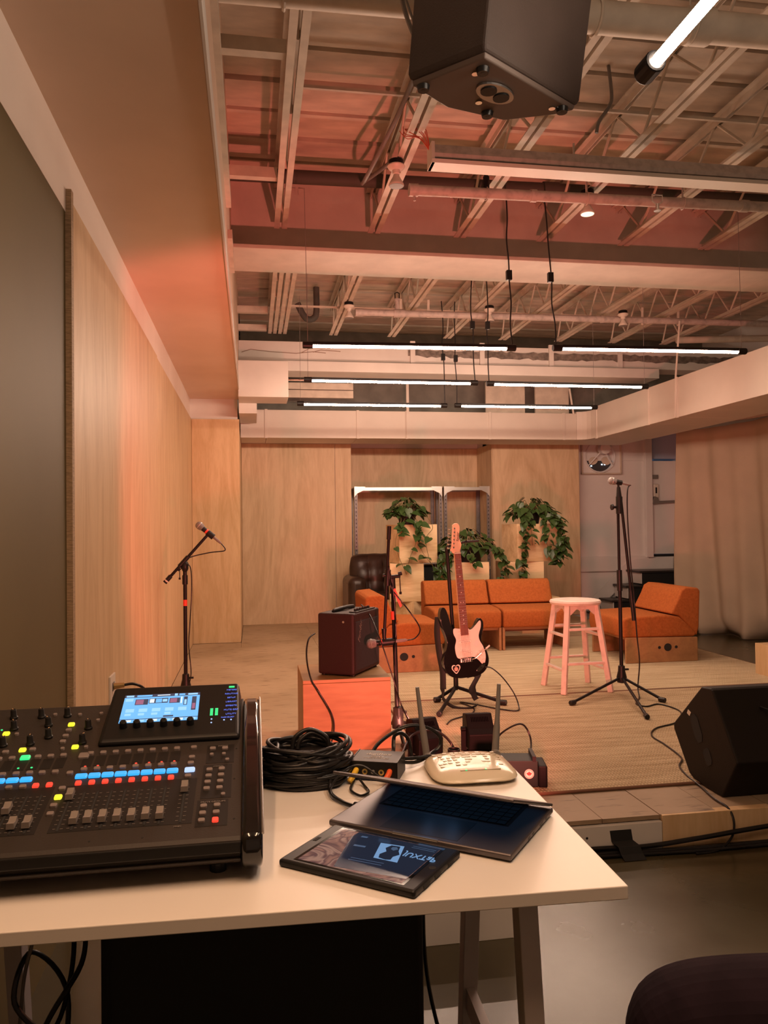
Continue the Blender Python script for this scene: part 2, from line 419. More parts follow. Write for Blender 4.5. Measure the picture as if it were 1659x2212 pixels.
# ================================================================== overhead
def make_joist(name, label, x, y0, y1, z=3.25, top=3.56, group=None, pitch=0.58, phase=0.0):
    """open web roof joist: angle pairs above and below, bent rod between"""
    t = thing(name, label, 'joist', (x, y0, z), 0, group)
    L = y1 - y0; h = top - z
    for s in (-1, 1):
        mb = MB()
        a, b = sorted((s * 0.008, s * 0.042))
        mb.box((a, 0, 0), (b, L, 0.005)).box((min(s * 0.008, s * 0.013), 0, 0.005), (max(s * 0.008, s * 0.013), L, 0.038))
        mb.build('bottom_chord', M['cream'], t)
        mb = MB()
        mb.box((a, -0.12, h), (b, L + 0.12, h + 0.005)).box((min(s * 0.008, s * 0.013), -0.12, h - 0.036), (max(s * 0.008, s * 0.013), L + 0.12, h))
        mb.build('top_chord', M['cream'], t)
    k = 0; y = phase
    while y < L - 0.1:
        ya, yb = y, min(y + pitch / 2, L)
        p, q = ((0, ya, 0.02), (0, yb, h - 0.01)) if k % 2 == 0 else ((0, ya, h - 0.01), (0, yb, 0.02))
        MB().cyl(p, q, 0.0085, n=6).build('web_rod', M['cream'], t)
        y += pitch / 2; k += 1
    return t
jx = [0.20, 0.82, 1.41, 2.00, 2.60, 3.22, 3.83, 4.44, 5.05]
nm = ['nearest the soffit', 'second from the soffit, white lamp below it', 'third from the soffit', 'fourth from the soffit, lit lamp below it', 'fifth from the soffit', 'sixth from the soffit',
      'seventh from the soffit', 'eighth from the soffit', 'ninth from the soffit']
for i, x in enumerate(jx[:7]):
    make_joist('roof_joist', 'cream roof joist before the cross beam, ' + nm[i], x, -1.0, 5.17, z=3.26, group='roof joists before the cross beam', phase=0.1)
bx = [(0.215, 'first from the soffit'), (0.315, 'second from the soffit, paired with the first'), (0.83, 'third from the soffit, with a lamp on it'), (1.43, 'fourth from the soffit, crossing the sprinkler head'), (2.02, 'fifth from the soffit, a lamp holder on it'), (2.62, 'sixth from the soffit'),
      (3.24, 'seventh from the soffit, a lamp on it'), (3.85, 'eighth from the soffit'), (4.45, 'ninth from the soffit, over the right duct')]
for i, (x, s) in enumerate(bx):
    make_joist('roof_joist', 'cream steel joist beyond the cross beam, ' + s, x, 5.36, 7.96, z=3.25, group='roof joists beyond the cross beam', pitch=0.44, phase=0.05)
# short channels between soffit and first joist
for y, z, s in ((3.28, 3.285, 'nearer the camera'), (4.47, 3.285, 'close to the cross beam'), (7.30, 3.28, 'beyond the cross beam'), (7.88, 3.26, 'at the far header'), (5.62, 3.30, 'just behind the cross beam')):
    o = MB().box((-0.12, y, z), (0.158, y + 0.05, z + 0.006)).box((-0.12, y, z + 0.006), (0.158, y + 0.006, z + 0.06)).build('ceiling_channel', M['cream'])
    tag(o, 'short cream steel channel bridging soffit and first joist, ' + s, 'channel', 'channels beside the soffit')
# thin bracing bars running across the joists
for y, z, x0, x1, s in ((3.9, 3.50, 0.25, 5.5, 'before the cross beam'), (7.15, 3.31, 0.36, 4.6, 'beyond the cross beam')):
    o = MB().bar((x0, y, z), (x1, y, z), 0.016, 0.016).build('bracing_bar', M['cream'])
    tag(o, 'thin cream bracing bar across the joists ' + s, 'bar')

def pipe(name, label, pts, r, m='pipe', couplings=(), n=14):
    t = thing(name, label, 'pipe', pts[0])
    o = Vector(pts[0]); L = [Vector(p) - o for p in pts]
    MB().tube(L, r, n).build('pipe_run', M[m], t, smooth=50)
    d = (L[-1] - L[0])
    for k, ln in couplings:
        c = L[0] + d * k; u = d.normalized()
        MB().cyl(c - u * ln / 2, c + u * ln / 2, r * 1.18, n=n).build('coupling', M[m], t, smooth=50)
    return t
t = pipe('main_pipe', 'thick pale pipe crossing the ceiling at the top edge', [(-0.12, 2.62, 3.10), (XR - 0.05, 2.62, 3.16)], 0.055, 'cream', [(0.3, 0.09), (0.62, 0.09)])
for x in (0.24, 1.35, 1.72, 2.4, 3.4):
    mb = MB()
    c = (x, 0, 0.001 * x * 10 / 6)
    mb.tube([(x, 0.062 * math.cos(a), 0.06 * x / 5.7 + 0.062 * math.sin(a)) for a in [i * math.pi / 8 for i in range(17)]], 0.006, 5)
    mb.bar((x, 0, 0.06), (x, 0, 0.50), 0.012, 0.004)
    mb.build('hanger', M['cream'], t)
t = pipe('sprinkler_pipe', 'grey sprinkler pipe under the joists, before the cross beam, its end cap beside a lamp', [(0.90, 4.25, 3.165), (XR - 0.05, 4.25, 3.22)], 0.030, 'pipe', [(0.0, 0.05), (0.145, 0.035), (0.42, 0.05)])
for x in (0.42, 1.02, 1.62):
    MB().bar((x, 0, 0.02), (x, 0, 0.12), 0.02, 0.006).tube([(x, 0.034 * math.cos(a), 0.01 * x + 0.034 * math.sin(a)) for a in [i * math.pi / 6 for i in range(13)]], 0.004, 5).build('hanger', M['pipe'], t)
MB().cyl((0.42, 0, 0.03), (0.42, 0, 0.10), 0.018, n=10).cyl((0.42, 0, 0.10), (0.42, 0, 0.13), 0.012, n=10).build('tee', M['black_metal'], t)
MB().cyl((0.005, 0, -0.02), (0.005, 0, -0.06), 0.007, n=8).build('drain_nipple', M['pipe'], t)
# sprinkler head with a yoke, hanging under the fixture
t = thing('ceiling_sprinkler', 'brass sprinkler head in an open frame, over the lit spot lamp', 'sprinkler', (2.22, 4.0, 3.06))
MB().tube([(-0.03, 0, 0.05), (-0.03, 0, 0.015), (-0.012, 0, 0), (0.012, 0, 0), (0.03, 0, 0.015), (0.03, 0, 0.05), (-0.03, 0, 0.05)], 0.004, 6).build('yoke', M['steel'], t)
MB().cyl((0, 0, 0), (0, 0, -0.035), 0.010, n=8).cyl((0, 0, -0.035), (0, 0, -0.04), 0.02, n=10).build('deflector', M['steel'], t)
t = pipe('sprinkler_pipe', 'grey sprinkler pipe beyond the cross beam with an upright head on it', [(0.94, 6.80, 3.175), (XR - 0.05, 6.80, 3.20)], 0.030, 'pipe', [(0.0, 0.07), (0.075, 0.1), (0.475, 0.02), (0.57, 0.02)])
for x in (0.37, 0.62, 2.66, 3.02):
    MB().bar((x, 0, -0.03), (x, -0.01, 0.13), 0.022, 0.006).build('hanger', M['cream'], t)
mb = MB().cyl((0.34, 0, 0.02), (0.34, 0, 0.11), 0.02, n=10).cyl((0.34, 0, 0.11), (0.34, 0, 0.13), 0.026, n=10)
mb.build('riser', M['pipe'], t, smooth=40)
MB().tube([(0.34 - 0.018, 0, 0.13), (0.34 - 0.02, 0, 0.18), (0.34, 0, 0.19), (0.34 + 0.02, 0, 0.18), (0.34 + 0.018, 0, 0.13)], 0.005, 5).build('upright_head', M['black_metal'], t)
pipe('drain_pipe', 'dark round pipe running between the joist webs before the cross beam', [(-0.12, 4.80, 3.44), (XR - 0.05, 4.80, 3.50)], 0.042, 'pipe_dark', [(0.35, 0.1)])
pipe('drain_pipe', 'dark pipe running through the joist webs beyond the cross beam', [(0.36, 5.9, 3.50), (XR - 0.05, 5.9, 3.49)], 0.02, 'pipe_dark')
o = MB().tube(spline([(0.62, 7.45, 3.58), (0.62, 7.45, 3.36), (0.60, 7.45, 3.29), (0.54, 7.45, 3.27), (0.49, 7.45, 3.32), (0.44, 7.45, 3.42)], 6), 0.03, 10).build('trap_pipe', M['pipe_dark'], smooth=60)
tag(o, 'dark bent drain trap between second and third far joists', 'pipe')
tag(pipe('conduit_pipe', 'short pale open pipe at far right above the duct', [(4.35, 7.5, 3.19), (5.6, 7.3, 3.20)], 0.035, 'cream'), None)

# fluorescent fitting, unlit
t = thing('fluorescent_fitting', 'long unlit pale fluorescent fitting hung under the joists, crossing to the right edge', 'light fitting', (0.90, 3.80, 3.09))
prof = [(-0.045, 0.03), (-0.05, 0.05), (-0.03, 0.10), (0.03, 0.10), (0.05, 0.05), (0.045, 0.03)]
TX = Matrix(((0, 0, 1, 0), (1, 0, 0, 0), (0, 1, 0, 0), (0, 0, 0, 1)))
MB().prism(prof, 0, 3.7, TX).build('housing', M['pipe'], t)
MB().prism([(-0.05, 0), (-0.055, 0.018), (0.055, 0.018), (0.05, 0)], -0.01, 3.7, TX).build('reflector_lip', M['white_plastic'], t)
MB().box((-0.012, -0.052, 0.0), (0.004, 0.052, 0.105)).build('end_cap', M['white_plastic'], t)
for x in (0.75, 2.2): MB().cyl((x, 0, 0.1), (x, 0, 0.17), 0.006, n=6).build('hanger', M['steel'], t)
rw = MB()
for i in range(9):
    a = rng.uniform(-0.06, 0.06)
    rw.tube(spline([(0.0, 0.02, 0.08), (-0.05 + a * 0.4, -0.01, 0.15 + a * 0.5), (-0.10 + a, 0.02, 0.17 + rng.uniform(-.03, .04)), (-0.13 + rng.uniform(-.03, .1), 0.03, 0.19 + rng.uniform(-.02, .03))], 5), 0.0022, 4)
rw.build('loose_wires', mat('red_wire', (0.55, 0.08, 0.03), 0.5), t)['label'] = 'tangle of red and orange loose wires'

# lamp holders under the joists
def lamp(x, y, z, label, lit=False, big=1.0):
    t = thing('spot_lamp', label, 'lamp', (x, y, z), 0, 'lamps under the joists')
    MB().lathe([(0.034, 0.0), (0.040, -0.004), (0.040, -0.028), (0.034, -0.03)], n=18).build('junction_box', M['black_metal'], t, smooth=40)
    MB().lathe([(0.046, -0.03), (0.048, -0.036), (0.040, -0.048), (0.022, -0.056), (0.020, -0.075), (0.016, -0.078)], n=20).build('socket', M['white_plastic'], t, smooth=40)
    MB().lathe([(0.014, -0.076), (0.018, -0.09), (0.038, -0.125), (0.041, -0.135), (0.039, -0.140)], n=20).build('bulb', M['white_plastic'], t, smooth=40)
    MB().lathe([(0.038, -0.1395), (0.038, -0.1415), (0.012, -0.143)], n=20).build('lens', glow('lamp_lens', (1, 0.85, 0.6), 1.2) if lit else M['grey_plastic'], t, smooth=40)
    return t
lamp(0.775, 4.10, 3.255, 'white spot lamp below the second joist, left of the sprinkler pipe end cap')
lamp(1.955, 4.32, 3.255, 'spot lamp with a pale lens, under the fourth joist behind the sprinkler pipe', True)
lamp(0.845, 6.76, 3.25, 'white spot lamp beyond the cross beam, at the end of the far sprinkler pipe')
lamp(2.10, 6.72, 3.25, 'white spot lamp beyond the cross beam, among the hanging black cords')
lamp(3.37, 6.72, 3.25, 'white spot lamp beyond the cross beam, rightmost of the far lamps')
# loose black cable bundles on the second joist
t = cable('cable_bundle', 'grey cable bundle tied along the second joist', [(0.80, 3.0, 3.50), (0.77, 3.7, 3.42), (0.72, 4.1, 3.36), (0.66, 4.45, 3.30), (0.70, 4.75, 3.42), (0.78, 4.2, 3.30)], 0.012, 'grey_plastic')
cable('conduit', 'curved grey conduit between third and fourth joists', [(1.80, 3.70, 3.625), (1.815, 3.70, 3.47), (1.80, 3.70, 3.41), (1.745, 3.70, 3.33), (1.73, 3.70, 3.27)], 0.009, 'grey_plastic')
cable('ceiling_cable', 'thin grey cable looping down behind the hanging loudspeaker', [(0.42, 2.3, 3.2), (0.47, 2.35, 2.92), (0.52, 2.35, 2.78)], 0.007, 'grey_plastic')
cable('ceiling_cable', 'thin taut line from the ceiling to the hanging loudspeaker', [(0.36, 2.3, 3.2), (0.53, 2.33, 2.76)], 0.004, 'grey_plastic')
t = thing('power_adapter', 'black power adapter with coiled leads on a far joist behind the cross beam', 'adapter', (1.53, 5.85, 3.27))
MB().box((-0.09, -0.03, 0), (0.0, 0.03, 0.04)).box((0.005, -0.03, 0), (0.09, 0.03, 0.04)).build('case', M['black'], t, bevel=0.006)
mb = MB()
for i in range(4):
    mb.tube(spline([(0.0, 0, 0.05), (0.05 + .02 * i, 0.02, 0.09), (0.14, 0.0, 0.08 + .01 * i), (0.12, -0.02, 0.05), (0.03, 0, 0.06)], 6), 0.004, 5)
mb.build('leads', M['rubber'], t)

# hanging tube lights: housing, tube, caps, wire, feed cord
def tube_light(x0, x1, y, z, cord_end, label, cord_top=3.3, wire_top=3.3, switch_z=None, zr=0.0, cord_dx=0.0, n=0):
    t = thing('tube_light', label, 'tube light', ((x0 + x1) / 2, y, z), 0, 'tube lights above the stage')
    h = (x1 - x0) / 2
    t.rotation_euler = (0, -zr, 0)
    MB().box((-h + 0.06, -0.013, 0.002), (h - 0.06, 0.013, 0.020)).build('housing', M['black'], t)
    MB().cyl((-h + 0.06, 0, -0.005), (h - 0.06, 0, -0.005), 0.0085, n=10, cap=False).build('tube', M['led_white'], t, smooth=60)
    for s in (-1, 1):
        MB().cyl((s * (h - 0.06), 0, 0.002), (s * h, 0, 0.002), 0.021, n=12).build('end_cap', M['black'], t, bevel=0.003)
    s = cord_end
    mb = MB(); r2 = random.Random(n)
    H = cord_top - z
    pts = [(s * (h - 0.02), 0, 0.02)]
    for k in range(1, 8): pts.append((s * (h - 0.02) + r2.uniform(-.008, .008) + cord_dx * k / 7, r2.uniform(-.004, .004), 0.02 + (H - 0.02) * k / 7))
    mb.tube(spline(pts, 4), 0.0045, 6); mb.build('feed_cord', M['rubber'], t)
    if switch_z:
        MB().box((s * (h - 0.02) - 0.017 + cord_dx * .5, -0.014, switch_z - z - 0.03), (s * (h - 0.02) + 0.017 + cord_dx * .5, 0.014, switch_z - z + 0.03)).build('inline_switch', M['black'], t, bevel=0.003)
    MB().cyl((-s * (h - 0.03), 0, 0.02), (-s * (h - 0.03), 0, wire_top - z), 0.0016, n=5).build('suspension_wire', M['grey_plastic'], t)
    return t
tube_light(0.30, 1.60, 4.60, 2.372, 1, 'lit tube light of the nearest row, left one, hung across the stage', switch_z=2.82, n=1, zr=0.012, cord_dx=-0.02)
tube_light(1.84, 3.15, 4.60, 2.392, -1, 'lit tube light of the nearest row, right one, near the sloping duct', switch_z=2.83, n=2, zr=0.008, cord_dx=-0.05)
tube_light(0.385, 1.71, 5.80, 2.385, 1, 'lit tube light of the middle row, left one', switch_z=2.83, n=3, cord_dx=-0.03)
tube_light(1.78, 3.11, 5.80, 2.382, -1, 'lit tube light of the middle row, right one, brightest greenish glow', switch_z=2.83, n=4, cord_dx=-0.01)
tube_light(0.39, 1.72, 6.80, 2.365, 1, 'lit tube light of the farthest row, left one', switch_z=2.80, n=5, cord_dx=-0.02)
tube_light(1.79, 3.14, 6.80, 2.368, -1, 'lit tube light of the farthest row, right one', switch_z=2.79, n=6, cord_dx=-0.01)

# the warm tube near the camera
t = thing('tube_light', 'warm pinkish glowing tube light at the top right corner, closest to the camera', 'tube light', (0.925, 1.68, 2.36))
MB().cyl((0, -0.03, 0), (0.0, -1.22, 0), 0.0135, n=14, cap=False).build('tube', M['led_warm'], t, smooth=60)
for y in (0.012, -1.262): MB().cyl((0, y - 0.035, 0.003), (0, y + 0.03, 0.003), 0.026, n=16).build('end_cap', M['black_metal'], t, bevel=0.006)
MB().cyl((0, -1.24, 0.03), (0, -1.24, 0.9), 0.0016, n=5).build('suspension_wire', M['grey_plastic'], t)

# hanging loudspeaker
SP = Vector((0.60, 1.90, 2.40))
t = thing('hanging_loudspeaker', 'dark charcoal loudspeaker hanging from the ceiling, seen from below at the top', 'speaker', SP)
foot = [(0.544, 1.756), (0.868, 1.962), (0.826, 1.992), (0.688, 2.045), (0.508, 2.000), (0.390, 1.909)]
foot = [(x - SP.x, y - SP.y) for x, y in foot]
sh = Vector((0.05, -0.26, 1.0))
def ring(s, h, inset):
    cx = sum(p[0] for p in foot) / 6; cy = sum(p[1] for p in foot) / 6
    return [Vector((cx + (x - cx) * inset, cy + (y - cy) * inset, 0)) + sh * h for x, y in foot]
mb = MB(); r0, r1, r2_ = ring(0, 0.012, 0.97), ring(0, 0.025, 1.0), ring(0, 0.66, 1.0)
mb.add(r0 + r1 + r2_, [tuple(range(6)), tuple(range(12, 18))] + [(i + 6 * k, (i + 1) % 6 + 6 * k, (i + 1) % 6 + 6 * k + 6, i + 6 * k + 6) for k in (0, 1) for i in range(6)])
mb.build('cabinet', M['speaker_grey'], t, bevel=0.006)
mb = MB(); a, b = ring(0, 0.0, 0.93), ring(0, 0.0125, 0.95)
mb.add(a + b, [tuple(range(6)), tuple(range(6, 12))] + [(i, (i + 1) % 6, (i + 1) % 6 + 6, i + 6) for i in range(6)])
mb.build('base_plate', mat('speaker_base_plate', (0.16, 0.115, 0.095), 0.5), t, bevel=0.003)
def on_base(px, py): return (px - SP.x, py - SP.y)
for px, py in ((0.432, 1.906), (0.558, 1.812), (0.818, 1.955), (0.628, 2.005)):
    x, y = on_base(px, py)
    MB().cyl((x, y, 0.0), (x, y, -0.012), 0.017, 0.014, n=14).cyl((x, y, -0.012), (x, y, -0.0125), 0.006, n=10).build('rubber_foot', M['rubber'], t, smooth=40)
for px, py in ((0.545, 1.83), (0.79, 1.955), (0.59, 1.955)):
    x, y = on_base(px, py); MB().cyl((x, y, 0.002), (x, y, -0.004), 0.009, n=10).build('bolt', M['chrome'], t)
x, y = on_base(0.618, 1.905)
u = Vector((0.84, 0.53, 0)).normalized(); vv = Vector((-u.y, u.x, 0))
cp = [Vector((x, y, 0)) + u * math.cos(i * math.pi / 12) * 0.060 + vv * math.sin(i * math.pi / 12) * 0.036 for i in range(24)]
mb = MB(); mb.add([p + Vector((0, 0, -0.001)) for p in cp] + [p + Vector((0, 0, -0.006)) for p in cp], [tuple(range(24)), tuple(range(24, 48))] + [(i, (i + 1) % 24, (i + 1) % 24 + 24, i + 24) for i in range(24)])
cpn = mb.build('connector_plate', M['alu'], t)
for s in (-1, 1):
    c = Vector((x, y, -0.006)) + u * s * 0.024
    MB().cyl(c, c + Vector((0, 0, -0.003)), 0.021, n=16).build('socket', M['black'], cpn)
top = Vector((0.03, 0, 0)) + sh * 0.66
MB().bar(Vector((-0.10, 0.05, 0)) + sh * 0.66, Vector((0.16, 0.05, 0)) + sh * 0.66, 0.05, 0.01).bar((0.06, -0.10, 0.62), (0.06, -0.02, 0.90), 0.04, 0.012).build('hanging_bracket', M['black_metal'], t)

# air ducts: boxed sheet metal across the back and along the right
t = thing('air_duct', 'pale boxed air duct running across the back and turning along the right side', 'duct', (0, 8.7, 2.29))
z0, z1 = 2.29, 2.60
def duct_box(x0, x1): 
    return MB().box((x0, 0.05, 0.0), (x1, 0.55, z1 - z0))
xs = [-0.12, 0.16, 1.18, 1.74, 2.72, 3.62, 3.78]
for a, b in zip(xs[:-1], xs[1:]):
    MB().box((a + 0.002, 0.05, 0), (b - 0.002, 0.62, z1 - z0)).build('duct_section', M['duct'], t, bevel=0.003)
for xx in xs[1:-1]: MB().box((xx - 0.016, 0.040, -0.004), (xx + 0.016, 0.05, z1 - z0 + 0.006)).build('duct_seam', M['duct'], t, bevel=0.002)
# rounded corner then the leg towards the camera
arc = [(3.78, 0.05)] + [(3.78 + 0.17 * math.sin(a), 0.05 - 0.17 + 0.17 * math.cos(a)) for a in [math.pi / 2 * i / 6 for i in range(1, 7)]]
arc = [(3.78, 0.05), (3.84, 0.03), (3.88, -0.01), (3.905, -0.07), (3.91, -0.16)]
corner = [(3.78, 0.62)] + arc + [(4.60, -0.16), (4.60, 0.62)]
MB().prism(corner, 0, z1 - z0 + 0.02).build('duct_corner', M['duct'], t, bevel=0.003)
# runs from y=-0.16 (world 8.54) toward the camera
ys = [-0.16, -0.22, -1.42, -1.96, -3.35, -5.2, -7.2]
zt = 0.36
for a, b in zip(ys[:-1], ys[1:]):
    MB().box((3.91, b + 0.002, -0.01), (4.60, a - 0.002, zt)).build('duct_section', M['duct'], t, bevel=0.003)
for yy in ys[1:-1]: MB().box((3.896, yy - 0.012, -0.016), (3.91, yy + 0.012, zt + 0.004)).build('duct_seam', M['duct'], t, bevel=0.002)
for yy in (-1.96, -3.35, 0.3):
    x = 3.905 if yy < 0 else 1.82
    if yy < 0: MB().tube([(x - 0.008, yy + 0.03, -0.01), (x - 0.012, yy, zt), (x - 0.02, yy - 0.1, zt + 0.5)], 0.009, 6).build('duct_strap', M['duct'], t)
MB().box((1.735, 0.03, 0), (1.765, 0.05, 0.9)).build('duct_strap', M['duct'], t)
MB().tube([(3.74, 0.04, 0.30), (3.72, 0.03, 0.4), (3.69, 0.03, 0.6)], 0.012, 6).build('duct_strap', M['duct'], t)
t = thing('duct_boot', 'white boxed duct end jutting out from the soffit, below the far header', 'duct', (0.115, 7.7, 2.535))
MB().box((-0.235, -0.2, 0), (0.235, 0.2, 0.345)).build('box', M['white_paint'], t, bevel=0.004)
MB().box((-0.235, 0.2, -0.10), (-0.06, 0.95, 0.05)).build('return_leg', M['white_paint'], t)
# clutter in the opening between header and back duct
o = MB().cyl((0.36, 8.4, 2.87), (1.05, 8.4, 2.875), 0.012, n=8).build('chrome_rod', M['chrome']); tag(o, 'thin chrome rod in the gap under the far header', 'rod')
o = MB().box((0.30, 8.5, 2.79), (1.1, 8.53, 2.86)).box((0.30, 8.5, 2.70), (1.1, 8.53, 2.78)).build('scrap_board', M['cream'], None); tag(o, 'pale boards stacked in the gap above the back duct, left', 'board')
for x, s in ((3.0, 'left of two'), (3.55, 'right of two')):
    o = MB().box((x - 0.28 if x < 3.2 else x - 0.22, 8.9, 2.62), (x + 0.2, 8.93, 2.98)).build('scrap_board', M['cream']); tag(o, 'pale board standing above the back duct, ' + s, 'board', 'boards above the back duct')
# ================================================================== stage
st = thing('stage_platform', 'low wooden stage platform of worn plywood with white front boards', 'stage', (0, 2.945, 0))
def stage_mat():
    m = wood('worn_stage_plywood', (0.54, 0.40, 0.24), (0.36, 0.25, 0.14), axis='X', scale=4, dist=1.5, rough=0.6, fine=0.9)
    return m
M['stage'] = stage_mat()
def speckled(name, c1, c2):
    m = bpy.data.materials.new(name); m.use_nodes = True
    nt = m.node_tree; N = nt.nodes; b = N['Principled BSDF']; b.inputs['Roughness'].default_value = 0.65
    tc = N.new('ShaderNodeTexCoord'); mp = N.new('ShaderNodeMapping'); mp.inputs['Scale'].default_value = (7, 34, 7)
    nt.links.new(tc.outputs['Object'], mp.inputs[0])
    n = N.new('ShaderNodeTexNoise'); n.inputs['Scale'].default_value = 1.0; n.inputs['Detail'].default_value = 4
    nt.links.new(mp.outputs[0], n.inputs['Vector'])
    n2 = N.new('ShaderNodeTexNoise'); n2.inputs['Scale'].default_value = 1.7; n2.inputs['Detail'].default_value = 4
    nt.links.new(tc.outputs['Object'], n2.inputs['Vector'])
    cr = N.new('ShaderNodeValToRGB'); cr.color_ramp.elements[0].position = 0.28; cr.color_ramp.elements[0].color = (*c2, 1)
    cr.color_ramp.elements[1].position = 0.42; cr.color_ramp.elements[1].color = (*c1, 1)
    nt.links.new(n.outputs['Fac'], cr.inputs[0])
    mx = N.new('ShaderNodeMix'); mx.data_type = 'RGBA'; mx.blend_type = 'MULTIPLY'; mx.inputs[0].default_value = 0.6
    c3 = N.new('ShaderNodeValToRGB'); c3.color_ramp.elements[0].position = 0.35; c3.color_ramp.elements[0].color = (0.62, 0.58, 0.5, 1); c3.color_ramp.elements[1].position = 0.6
    nt.links.new(n2.outputs['Fac'], c3.inputs[0])
    nt.links.new(cr.outputs[0], mx.inputs[6]); nt.links.new(c3.outputs[0], mx.inputs[7]); nt.links.new(mx.outputs[2], b.inputs['Base Color'])
    return m
M['deck_old'] = speckled('speckled_stage_ply', (0.52, 0.39, 0.25), (0.22, 0.15, 0.085))
M['deck_front'] = speckled('worn_front_boards', (0.36, 0.26, 0.17), (0.16, 0.11, 0.075))
MB().box((-0.58, 0.03, 0), (-0.10, 5.20, 0.117)).box((-0.10, 0.03, 0), (4.02, 6.67, 0.117)).build('stage_frame', M['ply_edge'], st)
gx = [-0.598, 0.62, 1.84, 3.06, 4.04]; gy = [0.0, 1.22, 2.44, 3.66, 4.88, 6.1, 6.675]
for i in range(4):
    for j in range(6):
        x0, x1 = gx[i], gx[i + 1]; y0, y1 = gy[j], gy[j + 1]
        if i == 0 and j == 5: x0 = -0.118
        if j == 0:      # narrow boards show at the front edge
            n = 5; wd = (x1 - x0) / n
            for k in range(n):
                MB().box((x0 + k * wd + 0.0015, y0, 0.117), (x0 + (k + 1) * wd - 0.0015, 1.2185, ST + rng.uniform(-0.002, 0))).build('deck_board', M['deck_front'], st)
            continue
        if y1 - y0 < 0.1: continue
        if i == 0 and j == 4:
            MB().box((x0, y0 + 0.001, 0.117), (-0.119, 5.20, ST)).build('deck_panel', M['deck_old'], st); x0 = -0.118
        MB().box((x0 + 0.001, y0 + 0.001, 0.117), (x1 - 0.001, y1 - 0.001, ST)).build('deck_panel', M['deck_old'], st)
MB().box((0.30, -0.016, 0.004), (1.598, 0.03, 0.112)).build('front_board', M['white_paint'], st, bevel=0.002)
MB().box((1.602, -0.012, 0.004), (2.9, 0.03, 0.134)).build('front_board', M['ply'], st, bevel=0.002)
MB().box((2.904, -0.012, 0.004), (4.04, 0.03, 0.134)).build('front_board', M['ply'], st, bevel=0.002)
MB().box((-0.59, -0.014, 0.004), (0.296, 0.03, 0.112)).build('front_board', M['white_paint'], st, bevel=0.002)
MB().cyl((1.28, -0.017, 0.07), (1.28, -0.015, 0.07), 0.005, n=10).build('screw_hole', M['black'], st)

def rug_mat(name, c1, c2, s=1.0):
    m = bpy.data.materials.new(name); m.use_nodes = True
    nt = m.node_tree; N = nt.nodes; b = N['Principled BSDF']; b.inputs['Roughness'].default_value = 0.9; b.inputs['Specular IOR Level'].default_value = 0.15
    tc = N.new('ShaderNodeTexCoord')
    w1 = N.new('ShaderNodeTexWave'); w1.bands_direction = 'Y'; w1.inputs['Scale'].default_value = 13 * s; w1.inputs['Distortion'].default_value = 1.0; w1.inputs['Detail'].default_value = 2
    w2 = N.new('ShaderNodeTexWave'); w2.bands_direction = 'X'; w2.inputs['Scale'].default_value = 20 * s; w2.inputs['Distortion'].default_value = 2.0
    mp = N.new('ShaderNodeMapping'); mp.inputs['Scale'].default_value = (1.2, 12, 1)
    n = N.new('ShaderNodeTexNoise'); n.inputs['Scale'].default_value = 2.0; n.inputs['Detail'].default_value = 5
    nt.links.new(tc.outputs['Object'], w1.inputs['Vector']); nt.links.new(tc.outputs['Object'], w2.inputs['Vector'])
    nt.links.new(tc.outputs['Object'], mp.inputs[0]); nt.links.new(mp.outputs[0], n.inputs['Vector'])
    a = N.new('ShaderNodeMath'); a.operation = 'MULTIPLY'; nt.links.new(w1.outputs['Fac'], a.inputs[0]); nt.links.new(w2.outputs['Fac'], a.inputs[1])
    c = N.new('ShaderNodeMath'); c.operation = 'MULTIPLY_ADD'; c.inputs[1].default_value = 0.45
    nt.links.new(a.outputs[0], c.inputs[0]); nt.links.new(n.outputs['Fac'], c.inputs[2])
    cr = N.new('ShaderNodeValToRGB'); cr.color_ramp.elements[0].position = 0.36; cr.color_ramp.elements[0].color = (*c2, 1)
    cr.color_ramp.elements[1].position = 0.80; cr.color_ramp.elements[1].color = (*c1, 1)
    nt.links.new(c.outputs[0], cr.inputs[0]); nt.links.new(cr.outputs[0], b.inputs['Base Color'])
    bp = N.new('ShaderNodeBump'); bp.inputs['Strength'].default_value = 0.8; bp.inputs['Distance'].default_value = 0.006
    nt.links.new(a.outputs[0], bp.inputs['Height']); nt.links.new(bp.outputs[0], b.inputs['Normal'])
    return m
M['rug'] = rug_mat('seagrass_weave', (0.54, 0.42, 0.27), (0.32, 0.23, 0.13))
M['rug2'] = rug_mat('seagrass_weave_pale', (0.66, 0.55, 0.37), (0.42, 0.32, 0.19), 1.2)
def rug(label, x0, x1, y0, y1, z, m):
    t = thing('seagrass_rug', label, 'rug', ((x0 + x1) / 2, (y0 + y1) / 2, z), 0, None)
    a, b = (x1 - x0) / 2, (y1 - y0) / 2
    MB().box((-a, -b, 0), (a, b, 0.010)).build('weave', M[m], t, bevel=0.004)
    e = MB(); e.tube([(-a, -b, 0.006), (a, -b, 0.006), (a, b, 0.006), (-a, b, 0.006), (-a, -b, 0.006)], 0.007, 6)
    e.build('bound_edge', mat('rug_binding', (0.20, 0.10, 0.06), 0.9), t)
    return t
rug('coarse woven seagrass rug at the stage front, under the microphone stand', 0.85, 4.0, 3.25, 5.10, ST, 'rug')
rug('woven seagrass rug under the orange lounge seats, behind the front rug', 0.87, 4.02, 5.12, 7.7, ST, 'rug2')
